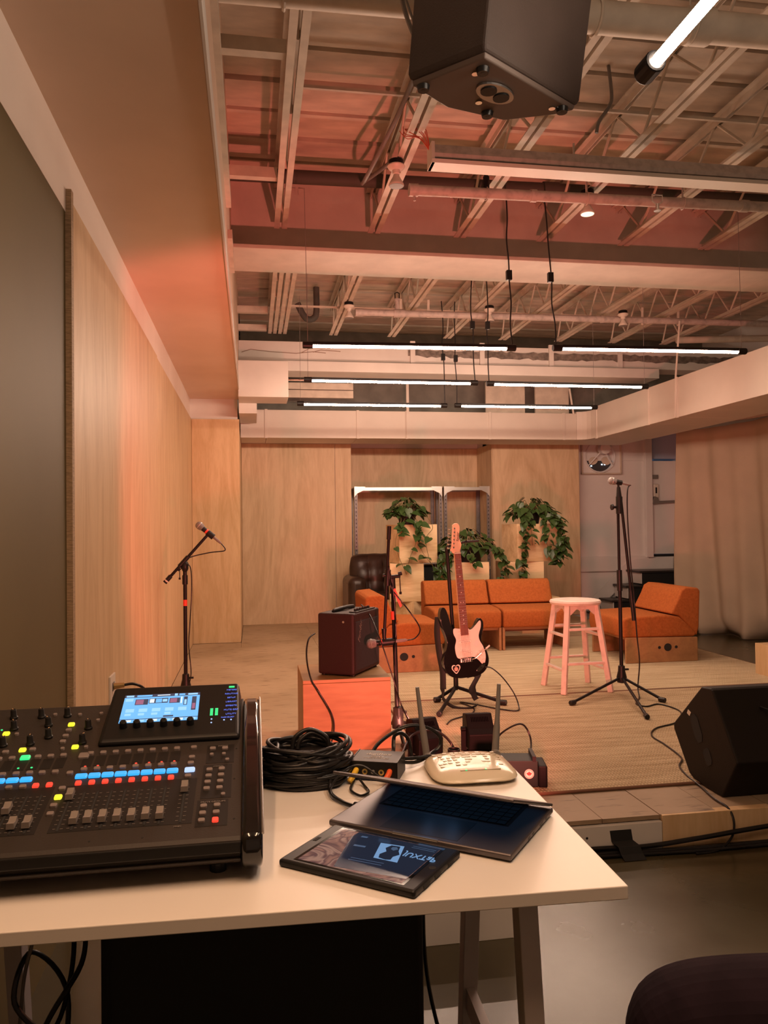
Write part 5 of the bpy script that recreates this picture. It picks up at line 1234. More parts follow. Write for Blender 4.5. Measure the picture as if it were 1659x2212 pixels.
MB().prism([(-0.045, 0.0), (0.045, 0.0), (0.045, -0.045)], -0.012, 0.012, Matrix(((0, 0, 1, 0.545), (-1, 0, 0, -0.215), (0, 1, 0, TT - 0.0215), (0, 0, 0, 1)))).build('corner_bracket', M['grey_plastic'], t, bevel=0.002)

# ------------------------------------------------ mixing desk
mx = thing('mixing_desk', 'black digital mixing desk with lit coloured buttons, faders and a blue screen', 'mixer', (0.0, 1.23, TT))
SL = math.atan2(0.11, 0.49)
P = Matrix.Translation((0, 0, 0.06)) @ Matrix.Rotation(SL, 4, 'X')      # panel frame: x right, y up the slope
pm = mat('mixer_panel', (0.030, 0.024, 0.020), 0.5, spec=0.3, bump=0.05, bscale=300)
XL, XP = -0.590, -0.022
TXp = Matrix(((0, 0, 1, 0), (1, 0, 0, 0), (0, 1, 0, 0), (0, 0, 0, 1)))
c, s = math.cos(SL), math.sin(SL)
q = lambda v, o=0.0: (v * c - o * s, 0.06 + v * s + o * c)
prof = [(0.058, 0.027), (0.046, 0.034), (0.043, 0.0375), (0.050, 0.039), (0.050, 0.045), (0.043, 0.0465), (0.041, 0.058), (0.044, 0.067), q(0.052), q(0.560), (0.560, 0.165), (0.560, 0.012), (0.10, 0.012), (0.085, 0.019)]
MB().prism(prof, XL, XP, TXp).build('chassis', pm, mx, bevel=0.002)
MB().box((XL, 0.0405, 0.0475), (XP, 0.046, 0.0655)).build('front_rail', M['black'], mx, bevel=0.002)
side = [(0.048, 0.022), (0.036, 0.034), (0.034, 0.056), (0.042, 0.076), q(0.11, 0.008), q(0.30, 0.016), q(0.50, 0.014), q(0.562, 0.0), (0.572, 0.12), (0.565, 0.008), (0.11, 0.006), (0.066, 0.012)]
side = [(a[0], a[1]) for a in side]
MB().prism(side, XP, 0.012, TXp).build('side_cheek', M['gloss_black'], mx, smooth=40, bevel=0.008, seg=3)
MB().tube([(0.0125, a[0], a[1]) for a in side[3:9]], 0.0022, 6).build('cheek_trim', M['alu'], mx, smooth=60)
for x in (XL + 0.05, -0.06):
    for y in (0.10, 0.5): MB().cyl((x, y, 0.0), (x, y, 0.014), 0.014, n=12).build('rubber_foot', M['rubber'], mx)
def pt(u, v, o=0.0): return P @ Vector((u, v, o))
def on_panel(me, u, v, name, rz=0.0, parent=None):
    o = bpy.data.objects.new(name, me); COL.objects.link(o); o.parent = parent or mx
    o.matrix_local = P @ Matrix.Translation((u, v, 0)) @ Matrix.Rotation(rz, 4, 'Z'); return o
def btn_mesh(w, h, m):
    a, b, k, z = w / 2, h / 2, 0.0018, 0.0042
    out = [(-a + k, -b), (a - k, -b), (a, -b + k), (a, b - k), (a - k, b), (-a + k, b), (-a, b - k), (-a, -b + k)]
    mb = MB(); vs = [(x, y, 0) for x, y in out] + [(x * .97, y * .97, z * .8) for x, y in out] + [(x * .88, y * .86, z) for x, y in out]
    mb.add(vs, [tuple(range(16, 24))] + [(i + 8 * k_, (i + 1) % 8 + 8 * k_, (i + 1) % 8 + 8 * k_ + 8, i + 8 * k_ + 8) for k_ in (0, 1) for i in range(8)])
    return mb.mesh('button', m)
grey_b = mat('grey_button', (0.20, 0.165, 0.155), 0.45)
BM = {k: btn_mesh(0.0105, 0.0115, m) for k, m in (('grey', grey_b), ('red', M['g_red']), ('yellow', M['g_yellow']), ('green', M['g_green']))}
BM['blue'] = btn_mesh(0.0205, 0.0125, M['g_blue']); BM['pale'] = btn_mesh(0.0185, 0.0125, M['g_pale'])
BM['greywide'] = btn_mesh(0.0115, 0.010, grey_b); BM['small'] = btn_mesh(0.0075, 0.008, grey_b); BM['yell'] = btn_mesh(0.0125, 0.0115, M['g_yellow'])
BM['big'] = btn_mesh(0.019, 0.019, grey_b)
bl = [-0.3057 + 0.0226 * i for i in range(8)]
for i, x in enumerate(bl):
    on_panel(BM['blue'], x, 0.2637, 'select_button'); on_panel(BM['red'], x - 0.0004, 0.2404, 'mute_button')
    on_panel(BM['greywide'], x + 0.001, 0.3455, 'button'); on_panel(BM['greywide'], x, 0.287, 'button')
for x in (-0.5810 + 0.0228 * i for i in range(9)):
    if x < -0.336:
        if x < -0.39: on_panel(BM['blue'], x, 0.2637, 'select_button'); on_panel(BM['greywide'], x + 0.0005, 0.2398, 'button')
        else: on_panel(BM['red'], x - 0.0005, 0.2405, 'mute_button')
        on_panel(BM['greywide'], x, 0.286, 'button')
        if abs(x + 0.4209) > 0.006: on_panel(BM['greywide'], x, 0.3438, 'button')
for x in (-0.377, -0.3545): on_panel(BM['red'], x, 0.2408, 'mute_button'); on_panel(BM['greywide'], x, 0.2842, 'button'); on_panel(BM['greywide'], x + 0.001, 0.3440, 'button')
g = on_panel(btn_mesh(0.017, 0.014, M['g_green']), -0.4209, 0.3433, 'green_button')
for u, v in ((-0.4827, 0.4452), (-0.4337, 0.374), (-0.3659, 0.4713), (-0.3389, 0.3745), (-0.3302, 0.1984)): on_panel(BM['yell'], u, v, 'yellow_button')
on_panel(BM['pale'], -0.1167, 0.2632, 'select_button')
for u, v in ((-0.1149, 0.3458), (-0.116, 0.3085), (-0.1166, 0.2867), (-0.1183, 0.2412), (-0.3277, 0.2766), (-0.3298, 0.2259), (-0.3317, 0.173), (-0.3315, 0.1484), (-0.4157, 0.3738), (-0.4627, 0.3691), (-0.3666, 0.3992), (-0.3664, 0.4225), (-0.3661, 0.4465), (-0.0788, 0.3369), (-0.0556, 0.3355)): on_panel(BM['greywide'], u, v, 'button')
for u, v in ((-0.3608, 0.3699), (-0.358, 0.5145), (-0.3154, 0.5151), (-0.3163, 0.4843), (-0.3181, 0.3714), (-0.408, 0.5202), (-0.4619, 0.4407), (-0.0796, 0.3136), (-0.0571, 0.3135), (-0.0503, 0.2911), (-0.054, 0.1728)): on_panel(BM['small'], u, v, 'button')
for k in range(4):
    on_panel(BM['greywide'], -0.0812 - 0.0006 * k, 0.2582 - 0.0212 * k, 'button'); on_panel(BM['greywide'], -0.0592 - 0.0006 * k, 0.2590 - 0.0214 * k, 'button')
for k in range(3): on_panel(BM['greywide'], -0.085 - 0.0006 * k, 0.140 - 0.0208 * k, 'button')
for k in range(2): on_panel(BM['greywide'], -0.0629 - 0.0006 * k, 0.1402 - 0.0208 * k, 'button')
on_panel(BM['red'], -0.0641, 0.0977, 'red_button')
on_panel(BM['big'], -0.3155, 0.338, 'talk_button')
# group frames, dark wells and scale marks
dk = mat('mixer_dark_strip', (0.012, 0.010, 0.009), 0.55, spec=0.3); ln = mat('mixer_print', (0.20, 0.17, 0.15), 0.6)
def well(u0, u1, v0, v1, name='dark_strip', m=None, h=0.0004):
    return MB().box((u0, v0, 0), (u1, v1, h), P).build(name, m or dk, mx)
for x in bl + [-0.377, -0.3545, -0.3999, -0.4227, -0.4455]: well(x - 0.0095, x + 0.0095, 0.3, 0.337, 'meter_strip')
well(-0.0925, -0.0405, 0.165, 0.278, 'button_group'); well(-0.0965, -0.0445, 0.083, 0.160, 'button_group'); well(-0.0895, -0.038, 0.284, 0.352, 'button_group')
for u0, u1, v0, v1 in ((-0.3245, -0.1015, 0.0955, 0.235), (-0.47, -0.3435, 0.0955, 0.235)): well(u0, u1, v0, v1, 'fader_field')
# faders
slot_x = [-0.2892, -0.2678, -0.2449, -0.2221, -0.1994, -0.1770, -0.1543, -0.1205, -0.3105, -0.4026, -0.3824, -0.3598, -0.4255]
cap_v = [0.1235, 0.1238, 0.1233, 0.1227, 0.1212, 0.1225, 0.1212, 0.1979, 0.1966, 0.1653, 0.1204, 0.1208, 0.15]
cm = mat('smoky_fader_cap', (0.21, 0.18, 0.16), 0.3)
cap = MB()
cap.add([(-.0062, -.0125, .004), (.0062, -.0125, .004), (.0062, .0125, .004), (-.0062, .0125, .004), (-.0056, -.0105, .013), (.0056, -.0105, .013), (.0056, .0105, .013), (-.0056, .0105, .013), (-.0056, 0, .010), (.0056, 0, .010)],
        [(0, 3, 2, 1), (0, 1, 5, 4), (2, 3, 7, 6), (1, 2, 6, 9, 5), (3, 0, 4, 8, 7), (4, 5, 9, 8), (8, 9, 6, 7)])
cap = cap.mesh('fader_cap', cm)
tick = MB()
for i in range(9): tick.box((-0.0078, 0.105 + i * 0.0125, 0.0004), (-0.0035, 0.1058 + i * 0.0125, 0.0007)).box((0.0035, 0.105 + i * 0.0125, 0.0004), (0.0078, 0.1058 + i * 0.0125, 0.0007))
tick = tick.mesh('scale_marks', ln)
slot_me = MB().box((-0.0017, 0.099, 0.0004), (0.0017, 0.210, 0.0009)).mesh('fader_slot', M['black_matte'])
for x, v in zip(slot_x, cap_v):
    on_panel(slot_me, x, 0, 'fader_slot'); on_panel(tick, x, 0, 'scale_marks'); on_panel(cap, x, v, 'fader_cap')
# rotary knobs
kn = MB().lathe([(0.0080, 0), (0.0080, 0.004), (0.0062, 0.006), (0.0056, 0.0185), (0.0046, 0.020), (0, 0.020)], n=14)
kn.m = 1; kn.box((-0.0007, 0.001, 0.019), (0.0007, 0.0055, 0.0206)); kn.m = 0
kn = kn.mesh('knob', [M['black'], mat('knob_mark', (0.55, 0.36, 0.2), 0.5)])
for p_ in kn.polygons: p_.use_smooth = True
kn.set_sharp_from_angle(angle=R(40))
for u, v in ((-0.4875, 0.515), (-0.4331, 0.513), (-0.382, 0.512), (-0.4731, 0.464), (-0.41, 0.472), (-0.3291, 0.451), (-0.3979, 0.421), (-0.4254, 0.396), (-0.4745, 0.396), (-0.3286, 0.391), (-0.53, 0.515), (-0.53, 0.46)):
    on_panel(kn, u, v, 'knob', rng.uniform(-.8, .8))
led = lambda m: MB().cyl((0, 0, 0), (0, 0, 0.0012), 0.0021, n=8).mesh('indicator', m)
lr, lg = led(M['g_red']), led(M['g_green'])
for u, v in ((-0.306, 0.2994), (-0.2838, 0.2997), (-0.2163, 0.3), (-0.1929, 0.2997), (-0.1703, 0.2994), (-0.1474, 0.2997)): on_panel(lr, u, v, 'indicator')
for u, v in ((-0.4235, 0.3071), (-0.4005, 0.3067), (-0.4966, 0.4646)): on_panel(lg, u, v, 'indicator')
scw = MB().cyl((0, 0, 0), (0, 0, 0.0006), 0.0018, n=8).mesh('screw', M['black_matte'])
for u, v in ((-0.255, 0.066), (-0.175, 0.066), (-0.034, 0.10), (-0.036, 0.225), (-0.034, 0.335)): on_panel(scw, u, v, 'screw')
def lettering(s, u, v, size): text('lettering', s, size, P @ Matrix.Translation((u, v, 0.0007)), 'print', mx)
M['print'] = ln
lettering('MUTE GROUPS', -0.070, 0.1535, 0.0062); lettering('ASSIGN', -0.066, 0.2712, 0.0055); lettering('SHOWS', -0.060, 0.3475, 0.0055)
lettering('MAIN', -0.1235, 0.088, 0.005)
# screen block
blk = [(-0.2985, 0.3685), (-0.0255, 0.3675)]
y0, y1 = 0.3685, 0.560
h0, h1 = 0.012, 0.040
mb = MB()
vs = [(-0.2985, y0, 0), (-0.0265, y0, 0), (-0.0265, y1, 0), (-0.2985, y1, 0), (-0.2945, y0 + .002, h0), (-0.0305, y0 + .002, h0), (-0.0325, y1 - .004, h1), (-0.2925, y1 - .004, h1)]
mb.add([P @ Vector(v) for v in vs], [(0, 3, 2, 1), (4, 5, 6, 7), (0, 1, 5, 4), (1, 2, 6, 5), (2, 3, 7, 6), (3, 0, 4, 7)])
mb.build('screen_block', M['black'], mx, bevel=0.006, seg=3)
sbk = LAST[0]
sa = math.atan2(h1 - h0, y1 - y0 - 0.006)
B = P @ Matrix.Translation((0, y0 + 0.002, h0)) @ Matrix.Rotation(sa, 4, 'X')   # block top: x as before, y up the block
Bi = B.inverted()
def bq(mbx, u0, u1, v0, v1, m, h=0.0006): mbx.m = m; mbx.box((u0, v0, 0.0002), (u1, v1, h), B)
sx0, sx1, sy0, sy1 = -0.2665, -0.1130, 0.056, 0.155
mb = MB()
bq(mb, sx0, sx1, sy0, sy1, 0)
W_, H_ = sx1 - sx0, sy1 - sy0
def cell(a, b, c_, d_, m, k=1): bq(mb, sx0 + a * W_, sx0 + b * W_, sy0 + c_ * H_, sy0 + d_ * H_, m, 0.0006 + 0.0001 * k)
cell(0, 1, .90, 1, 2); cell(.02, .12, .92, .98, 1, 2); cell(.16, .36, .92, .98, 0, 2); cell(.40, .62, .92, .99, 2, 2); cell(.43, .6, .935, .965, 3, 3); cell(.66, .70, .91, .99, 1, 2); cell(.72, .80, .92, .98, 0, 2); cell(.84, .97, .92, .98, 1, 2)
cell(.02, .12, .76, .87, 1); cell(.15, .32, .62, .83, 2); cell(.16, .26, .64, .81, 4, 2); cell(.33, .58, .66, .84, 2); cell(.34, .40, .68, .82, 3, 2); cell(.42, .50, .68, .82, 0, 2); cell(.51, .57, .70, .80, 1, 2); cell(.60, .74, .64, .83, 2); cell(.61, .70, .66, .81, 4, 2)
cell(.75, .77, .62, .86, 3); cell(.79, .84, .55, .86, 2); cell(.80, .83, .57, .75, 1, 2); cell(.90, .96, .35, .85, 2); cell(.91, .95, .40, .60, 4, 2)
for i in range(5): cell(.05 + .17 * i, .16 + .17 * i, .36, .48, 1)
for i in range(4): cell(.05 + .17 * i, .13 + .17 * i, .24, .32, 1)
cell(.0, 1, .10, .12, 2); cell(.55, .68, .15, .20, 2)
for i in range(6): cell(.02 + .165 * i, .15 + .165 * i, .02, .09, 1 if i % 2 else 3)
mb.build('screen', [M['scr_blue'], M['scr_light'], M['scr_dark'], M['scr_white'], M['scr_pink']], sbk)
enc = MB().lathe([(0.0075, 0), (0.0068, 0.012), (0.005, 0.014), (0, 0.014)], n=14).mesh('encoder', M['black'])
for i in range(6):
    o = bpy.data.objects.new('encoder', enc); COL.objects.link(o); o.parent = sbk; o.matrix_local = B @ Matrix.Translation((-0.255 + i * 0.0258, 0.043, 0))
mb = MB()
for u in (-0.086, -0.076):
    for i in range(5): mb.box((u - 0.003, 0.068 + i * 0.0052, 0), (u + 0.003, 0.0715 + i * 0.0052, 0.0008), B)
mb.build('level_meter', M['g_green'], sbk)
MB().box((-0.053, 0.168, 0), (-0.041, 0.1735, 0.001), B).build('view_light', M['g_green'], sbk)
for i, wtx in enumerate(('METERS', 'ROUTING', 'SETUP', 'LIBRARY', 'EFFECTS', 'MUTE GRP', 'UTILITY')):
    text('lettering', wtx, 0.0062, B @ Matrix.Translation((-0.047, 0.159 - i * 0.0148, 0.0005)), 'g_indigo', sbk)
for u, v in ((-0.085, 0.055), (-0.085, 0.043), (-0.060, 0.050), (-0.046, 0.050)): MB().cyl(B @ Vector((u, v, 0)), B @ Vector((u, v, 0.001)), 0.0016, n=8).build('indicator', M['g_pale'], sbk)
text('lettering', 'PAGE SELECT', 0.0045, B @ Matrix.Translation((-0.053, 0.059, 0.0004)), 'g_indigo', sbk)

# ------------------------------------------------ laptop, nearly closed
FL, FR = Vector((0.135, 1.475, TT)), Vector((0.417, 1.258, TT))
u = (FR - FL).normalized(); v = Vector((-u.y, u.x, 0)); LW = (FR - FL).length; LD = 0.248
lp = thing('laptop', 'grey aluminium laptop with its lid almost shut, overlapping the tablet corner', 'laptop', FL, math.atan2(u.y, u.x))
alu2 = mat('space_grey_aluminium', (0.13, 0.115, 0.12), 0.42, metal=0.75)
MB().box((0, 0, 0.003), (LW, LD, 0.0145)).build('base', alu2, lp, bevel=0.004, seg=3)
MB().box((0.02, 0.02, 0.0), (LW - 0.02, LD - 0.02, 0.003)).build('foot', M['rubber'], lp)
MB().box((LW / 2 - 0.045, -0.0006, 0.011), (LW / 2 + 0.045, 0.006, 0.0152)).build('finger_notch', M['alu'], lp, bevel=0.002)
MB().box((0.045, 0.115, 0.0142), (LW - 0.045, 0.235, 0.0149)).build('keyboard_well', M['black_matte'], lp)
kw = LAST[0]
km = MB().box((-0.0082, -0.0082, 0), (0.0082, 0.0082, 0.0014)).mesh('key', M['black'])
for r_ in range(6):
    for c_ in range(14):
        o = bpy.data.objects.new('key', km); COL.objects.link(o); o.parent = kw; o.location = (0.0615 + c_ * 0.01795, 0.126 + r_ * 0.0192, 0.0149)
MB().box((LW / 2 - 0.076, 0.012, 0.0143), (LW / 2 + 0.076, 0.105, 0.0149)).build('trackpad', mat('dark_trackpad', (0.05, 0.05, 0.055), 0.4, metal=0.5), lp, bevel=0.0004)
for y, w2 in ((0.09, 0.012), (0.115, 0.009), (0.16, 0.018), (0.195, 0.007)): MB().box((LW - 0.001, y, 0.0065), (LW + 0.0004, y + w2, 0.0105)).build('port', M['black'], lp)
A_ = R(19.0)
H = Matrix.Translation((0, LD - 0.004, 0.0165)) @ Matrix.Rotation(-A_, 4, 'X')   # lid frame: y runs from hinge to -y
MB().box((0, -LD + 0.006, 0), (LW, 0, 0.0055), H).build('lid', alu2, lp, bevel=0.002)
MB().cyl((0.05, LD - 0.002, 0.0145), (LW - 0.05, LD - 0.002, 0.0145), 0.006, n=10).build('hinge', M['black'], lp)
lid = [o for o in kids(lp) if o.name.startswith('lid')][0]
MB().box((0.004, -LD + 0.010, -0.0008), (LW - 0.004, -0.006, -0.0001), H).build('screen_glass', M['glass_black'], lid)
M['lap_dark'] = glow('laptop_screen_dark', (0.020, 0.045, 0.085), 0.8, (0.005, 0.005, 0.006))
M['lap_blue'] = glow('laptop_screen_pale', (0.20, 0.40, 0.75), 1.1, (0.02, 0.02, 0.02))
M['lap_mid'] = glow('laptop_screen_mid', (0.05, 0.10, 0.20), 1.0, (0.01, 0.01, 0.01))
sc = MB(); sc.m = 0
def lq(x0, x1, y0_, y1_, m, k=1): sc.m = m; sc.box((x0, -y1_, -0.0010 - 0.0001 * k), (x1, -y0_, -0.0008), H)
lq(0.010, LW - 0.010, 0.014, LD - 0.016, 0, 0)
lq(0.140, 0.205, 0.105, 0.160, 1); lq(0.158, 0.190, 0.112, 0.148, 0, 2); lq(0.165, 0.182, 0.140, 0.156, 2, 2); lq(0.146, 0.160, 0.108, 0.120, 0, 2)
lq(0.060, 0.085, 0.165, 0.172, 1); lq(0.05, 0.12, 0.135, 0.140, 2); lq(0.05, 0.11, 0.120, 0.124, 2); lq(0.215, 0.32, 0.162, 0.166, 2); lq(0.215, 0.29, 0.152, 0.156, 2); lq(0.03, 0.30, 0.085, 0.088, 2)
sc.build('screen', [M['lap_dark'], M['lap_blue'], M['lap_mid']], lid)

# ------------------------------------------------ tablet
TL_, TR_ = Vector((0.037, 1.322, TT)), Vector((0.235, 1.164, TT))
u = (TR_ - TL_).normalized()
tb = thing('tablet', 'tablet in a chunky black case showing a marbled picture, in front of the laptop', 'tablet', TL_, math.atan2(u.y, u.x))
TW, TD = 0.253, 0.172
MB().box((0, 0, 0.0), (TW, TD, 0.013)).build('case', M['black'], tb, bevel=0.005, seg=3)
MB().box((0.024, 0.010, 0.0128), (TW - 0.024, TD - 0.010, 0.0134)).build('glass', M['glass_black'], tb)
def marble():
    m = bpy.data.materials.new('marbled_wallpaper'); m.use_nodes = True
    nt = m.node_tree; N = nt.nodes; b = N['Principled BSDF']
    tc = N.new('ShaderNodeTexCoord'); n = N.new('ShaderNodeTexNoise'); n.inputs['Scale'].default_value = 11; n.inputs['Detail'].default_value = 2; n.inputs['Distortion'].default_value = 2.2
    nt.links.new(tc.outputs['Object'], n.inputs['Vector'])
    cr = N.new('ShaderNodeValToRGB'); e = cr.color_ramp.elements
    e[0].position = 0.30; e[0].color = (0.20, 0.085, 0.085, 1); e[1].position = 0.70; e[1].color = (0.10, 0.045, 0.05, 1)
    for p_, c_ in ((0.40, (0.46, 0.21, 0.15, 1)), (0.47, (0.16, 0.07, 0.07, 1)), (0.52, (0.54, 0.29, 0.21, 1)), (0.60, (0.30, 0.13, 0.11, 1))):
        k = e.new(p_); k.color = c_
    nt.links.new(n.outputs['Fac'], cr.inputs[0])
    b.inputs['Base Color'].default_value = (0.01, 0.01, 0.01, 1); b.inputs['Roughness'].default_value = 0.04
    nt.links.new(cr.outputs[0], b.inputs['Emission Color']); b.inputs['Emission Strength'].default_value = 0.6; b.inputs['Specular IOR Level'].default_value = 0.15
    return m
MB().box((0.030, 0.014, 0.0133), (TW - 0.030, TD - 0.014, 0.0136)).build('screen', marble(), tb)
# reflection of the laptop screen, painted on the tablet as a flat glow
M['tab_dark'] = mat('tablet_reflection_dark', (0.004, 0.004, 0.005), 0.1, emit=(0.012, 0.016, 0.030), estr=1.0, spec=0.12)
M['tab_pale'] = glow('tablet_reflection_pale', (0.16, 0.30, 0.52), 1.0, (0.01, 0.01, 0.01))
scr = LAST[0]
wn = MB()
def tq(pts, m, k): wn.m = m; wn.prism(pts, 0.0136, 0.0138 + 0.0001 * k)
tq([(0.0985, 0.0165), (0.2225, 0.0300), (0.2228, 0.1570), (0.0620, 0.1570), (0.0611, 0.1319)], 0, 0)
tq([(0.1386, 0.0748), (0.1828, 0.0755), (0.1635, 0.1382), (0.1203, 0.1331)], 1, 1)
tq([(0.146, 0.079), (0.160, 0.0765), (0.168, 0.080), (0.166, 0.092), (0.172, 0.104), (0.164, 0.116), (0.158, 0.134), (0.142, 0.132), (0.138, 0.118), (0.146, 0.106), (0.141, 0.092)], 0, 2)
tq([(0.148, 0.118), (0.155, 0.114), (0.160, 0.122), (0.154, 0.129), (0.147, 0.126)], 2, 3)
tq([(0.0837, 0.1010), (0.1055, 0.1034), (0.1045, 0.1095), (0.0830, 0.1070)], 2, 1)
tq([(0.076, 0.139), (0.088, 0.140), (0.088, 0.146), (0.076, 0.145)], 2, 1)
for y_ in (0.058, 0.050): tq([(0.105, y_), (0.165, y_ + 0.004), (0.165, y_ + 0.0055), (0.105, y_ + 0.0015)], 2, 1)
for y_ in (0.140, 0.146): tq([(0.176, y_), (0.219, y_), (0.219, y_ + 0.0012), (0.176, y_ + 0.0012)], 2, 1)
wn.build('painted_reflection', [M['tab_dark'], M['tab_pale'], glow('tablet_reflection_mid', (0.05, 0.09, 0.16), 1.0, (0.01, 0.01, 0.01))], scr)
text('reflection_lettering', 'JUXTaP', 0.0185, Matrix(((1, 0, 0, 0.2060), (0, -1.25, 0, 0.112), (0, 0, 1, 0.0141), (0, 0, 0, 1))), 'tab_pale', scr)['label'] = 'pale mirrored lettering of the laptop reflection, painted on the glass'
MB().cyl((TW - 0.012, TD / 2, 0.0125), (TW - 0.012, TD / 2, 0.0132), 0.006, n=14).build('home_button', M['black_matte'], tb)
MB().box((0.008, TD * 0.52, 0.0126), (0.015, TD * 0.62, 0.0136)).build('camera_slot', M['black_matte'], tb)
for y in (0.03, 0.07, 0.12): MB().box((TW - 0.002, y, 0.004), (TW + 0.0006, y + 0.022, 0.009)).build('port_cutout', M['black_matte'], tb)

# ------------------------------------------------ router
rt = thing('router', 'cream wireless router with two upright grey antennas, at the far right table corner', 'router', (0.480, 1.735, TT), R(-2))
mb = MB(); n = 32; a, b = 0.098, 0.098
rings = []
for (k, z) in ((0.90, 0.0), (0.95, 0.002), (1.0, 0.008), (0.985, 0.0115), (0.93, 0.016), (0.80, 0.0205), (0.55, 0.024), (0.25, 0.0255)):
    rg = []
    for i in range(n):
        t_ = 2 * math.pi * i / n; ex = 0.55
        x = math.copysign(abs(math.cos(t_)) ** ex, math.cos(t_)) * a * k; y = math.copysign(abs(math.sin(t_)) ** ex, math.sin(t_)) * b * k
        bow = 0.010 * (1 - (x / a) ** 2) * (1 if y < 0 and z < 0.016 else 0)
        rg.append((x, y - 0.0, z + (y / b + 1) * 0.0035 * (z / 0.0255) + bow * max(0, 1 - z / 0.014) * 0.6))
    rings.append(rg)
vs = [p_ for r_ in rings for p_ in r_]
mb.add(vs, [(i + n * k, (i + 1) % n + n * k, (i + 1) % n + n * k + n, i + n * k + n) for k in range(len(rings) - 1) for i in range(n)] + [tuple(range(n - 1, -1, -1)), tuple(range((len(rings) - 1) * n, len(rings) * n))])
mb.build('case', mat('cream_router_plastic', (0.66, 0.58, 0.44), 0.18), rt, smooth=50)
def rtop(x, y): 
    k = max(abs(x) / a, abs(y) / b); z = 0.0255 - 0.0098 * max(0, k - 0.25) ** 2 / 0.56
    return z + (y / b + 1) * 0.0035 * (z / 0.0255)
vm = mat('router_vent', (0.42, 0.34, 0.22), 0.3)
for i in range(12):
    for j in range(6):
        if rng.random() < 0.32: continue
        x = -0.07 + i * 0.0125 + rng.uniform(-.003, .003); y = -0.028 + j * 0.017
        z = rtop(x, y)
        MB().cbox((x, y, z), (0.009, 0.0075, 0.0016)).build('vent_slot', vm if rng.random() < .6 else M['white_plastic'], rt)
MB().box((-0.035, -0.062, rtop(0, -.06) - .001), (0.055, -0.058, rtop(0, -.06) + .0014)).build('indicator_strip', vm, rt)
for x in (-0.022, 0.022): MB().cbox((x, -0.060, rtop(0, -.06) + .001), (0.004, 0.004, 0.002)).build('indicator', M['g_green'], rt)
for x, lean in ((-0.078, -0.022), (0.088, 0.012)):
    MB().cyl((x, 0.085, 0.012), (x, 0.106, 0.014), 0.009, n=12).build('antenna_joint', M['grey_plastic'], rt)
    MB().tube([(x, 0.104, 0.006), (x + lean * .4, 0.104, 0.07), (x + lean * .55, 0.104, 0.09), (x + lean, 0.104, 0.176)], 0.005, 12, [0.0085, 0.0080, 0.0060, 0.0045]).build('antenna', M['grey_plastic'], rt, smooth=60)

# ------------------------------------------------ audio box, coil, small leads
dv = (Vector((0.308, 1.699)) - Vector((0.209, 1.738))); 
dx = thing('interface_box', 'small black audio interface box with yellow and red plugs in its face, behind the laptop', 'audio box', (0.208, 1.738, TT), math.atan2(dv.y, dv.x))
BW, BD, BH = 0.107, 0.090, 0.042
MB().box((0.0015, 0.002, 0.002), (BW - 0.0015, BD, BH)).build('body', M['black'], dx, bevel=0.001)
for x_ in (0, BW - 0.0015): MB().box((x_, 0, 0.0), (x_ + 0.0015, BD + 0.002, BH + 0.002)).build('side_plate', M['black_metal'], dx)
MB().box((0.002, 0.002, BH), (BW - 0.002, BD - 0.002, BH + 0.0008)).build('top_plate', mat('violet_grey_plate', (0.045, 0.033, 0.034), 0.5, spec=0.3), dx)
tp = LAST[0]
M['print_pale'] = mat('pale_print', (0.45, 0.38, 0.34), 0.5)
text('lettering', 'digiflex', 0.021, Matrix.Translation((BW / 2, 0.058, BH + 0.001)), 'print_pale', tp)
text('lettering', 'DSPDI', 0.0105, Matrix.Translation((BW / 2, 0.038, BH + 0.001)), 'print_pale', tp)
text('lettering', 'STEREO DIRECT BOX', 0.006, Matrix.Translation((BW / 2, 0.027, BH + 0.001)), 'print_pale', tp)
for x in (0.034, 0.071):
    MB().cyl((x, 0.003, 0.021), (x, -0.002, 0.021), 0.0065, n=14).build('phono_socket', mat('brass', (0.70, 0.50, 0.16), 0.25, metal=1), dx, smooth=40)
    MB().cyl((x, -0.002, 0.021), (x, -0.0024, 0.021), 0.003, n=10).build('socket_hole', M['black_matte'], LAST[0])
MB().cyl((0.052, 0.002, 0.021), (0.052, -0.003, 0.021), 0.004, n=10).build('switch', M['grey_plastic'], dx)
yl = mat('yellow_plug', (0.80, 0.50, 0.04), 0.45); rp = mat('red_orange_plug', (0.80, 0.12, 0.03), 0.45)
MB().tube([(0.014, 0.002, 0.023), (0.014, -0.012, 0.021), (0.010, -0.022, 0.012), (0.006, -0.028, 0.006)], 0.0062, 10).build('yellow_plug', yl, dx, smooth=60)
MB().tube([(0.089, 0.002, 0.023), (0.090, -0.010, 0.022), (0.086, -0.020, 0.014), (0.082, -0.023, 0.010)], 0.0062, 10).build('red_plug', rp, dx, smooth=60)
cable('audio_lead', 'thin grey lead from the red plug looping left past the audio box', [(0.288, 1.680, 0.748), (0.262, 1.685, 0.763), (0.23, 1.70, 0.782), (0.20, 1.695, 0.78), (0.165, 1.66, 0.765), (0.155, 1.62, 0.752), (0.18, 1.58, 0.745), (0.21, 1.55, 0.746)], 0.0022, 'rubber')
cable('audio_lead', 'black lead from behind the audio box running along the table toward the laptop', [(0.19, 1.76, 0.76), (0.165, 1.70, 0.765), (0.155, 1.64, 0.75), (0.175, 1.585, 0.746), (0.205, 1.545, 0.747), (0.235, 1.525, 0.748)], 0.0042)
o = MB().cyl((0.195, 1.56, 0.747), (0.24, 1.525, 0.747), 0.0075, n=12).build('jack_plug', M['black']); tag(o, 'black jack plug lying on the table behind the laptop base', 'plug')
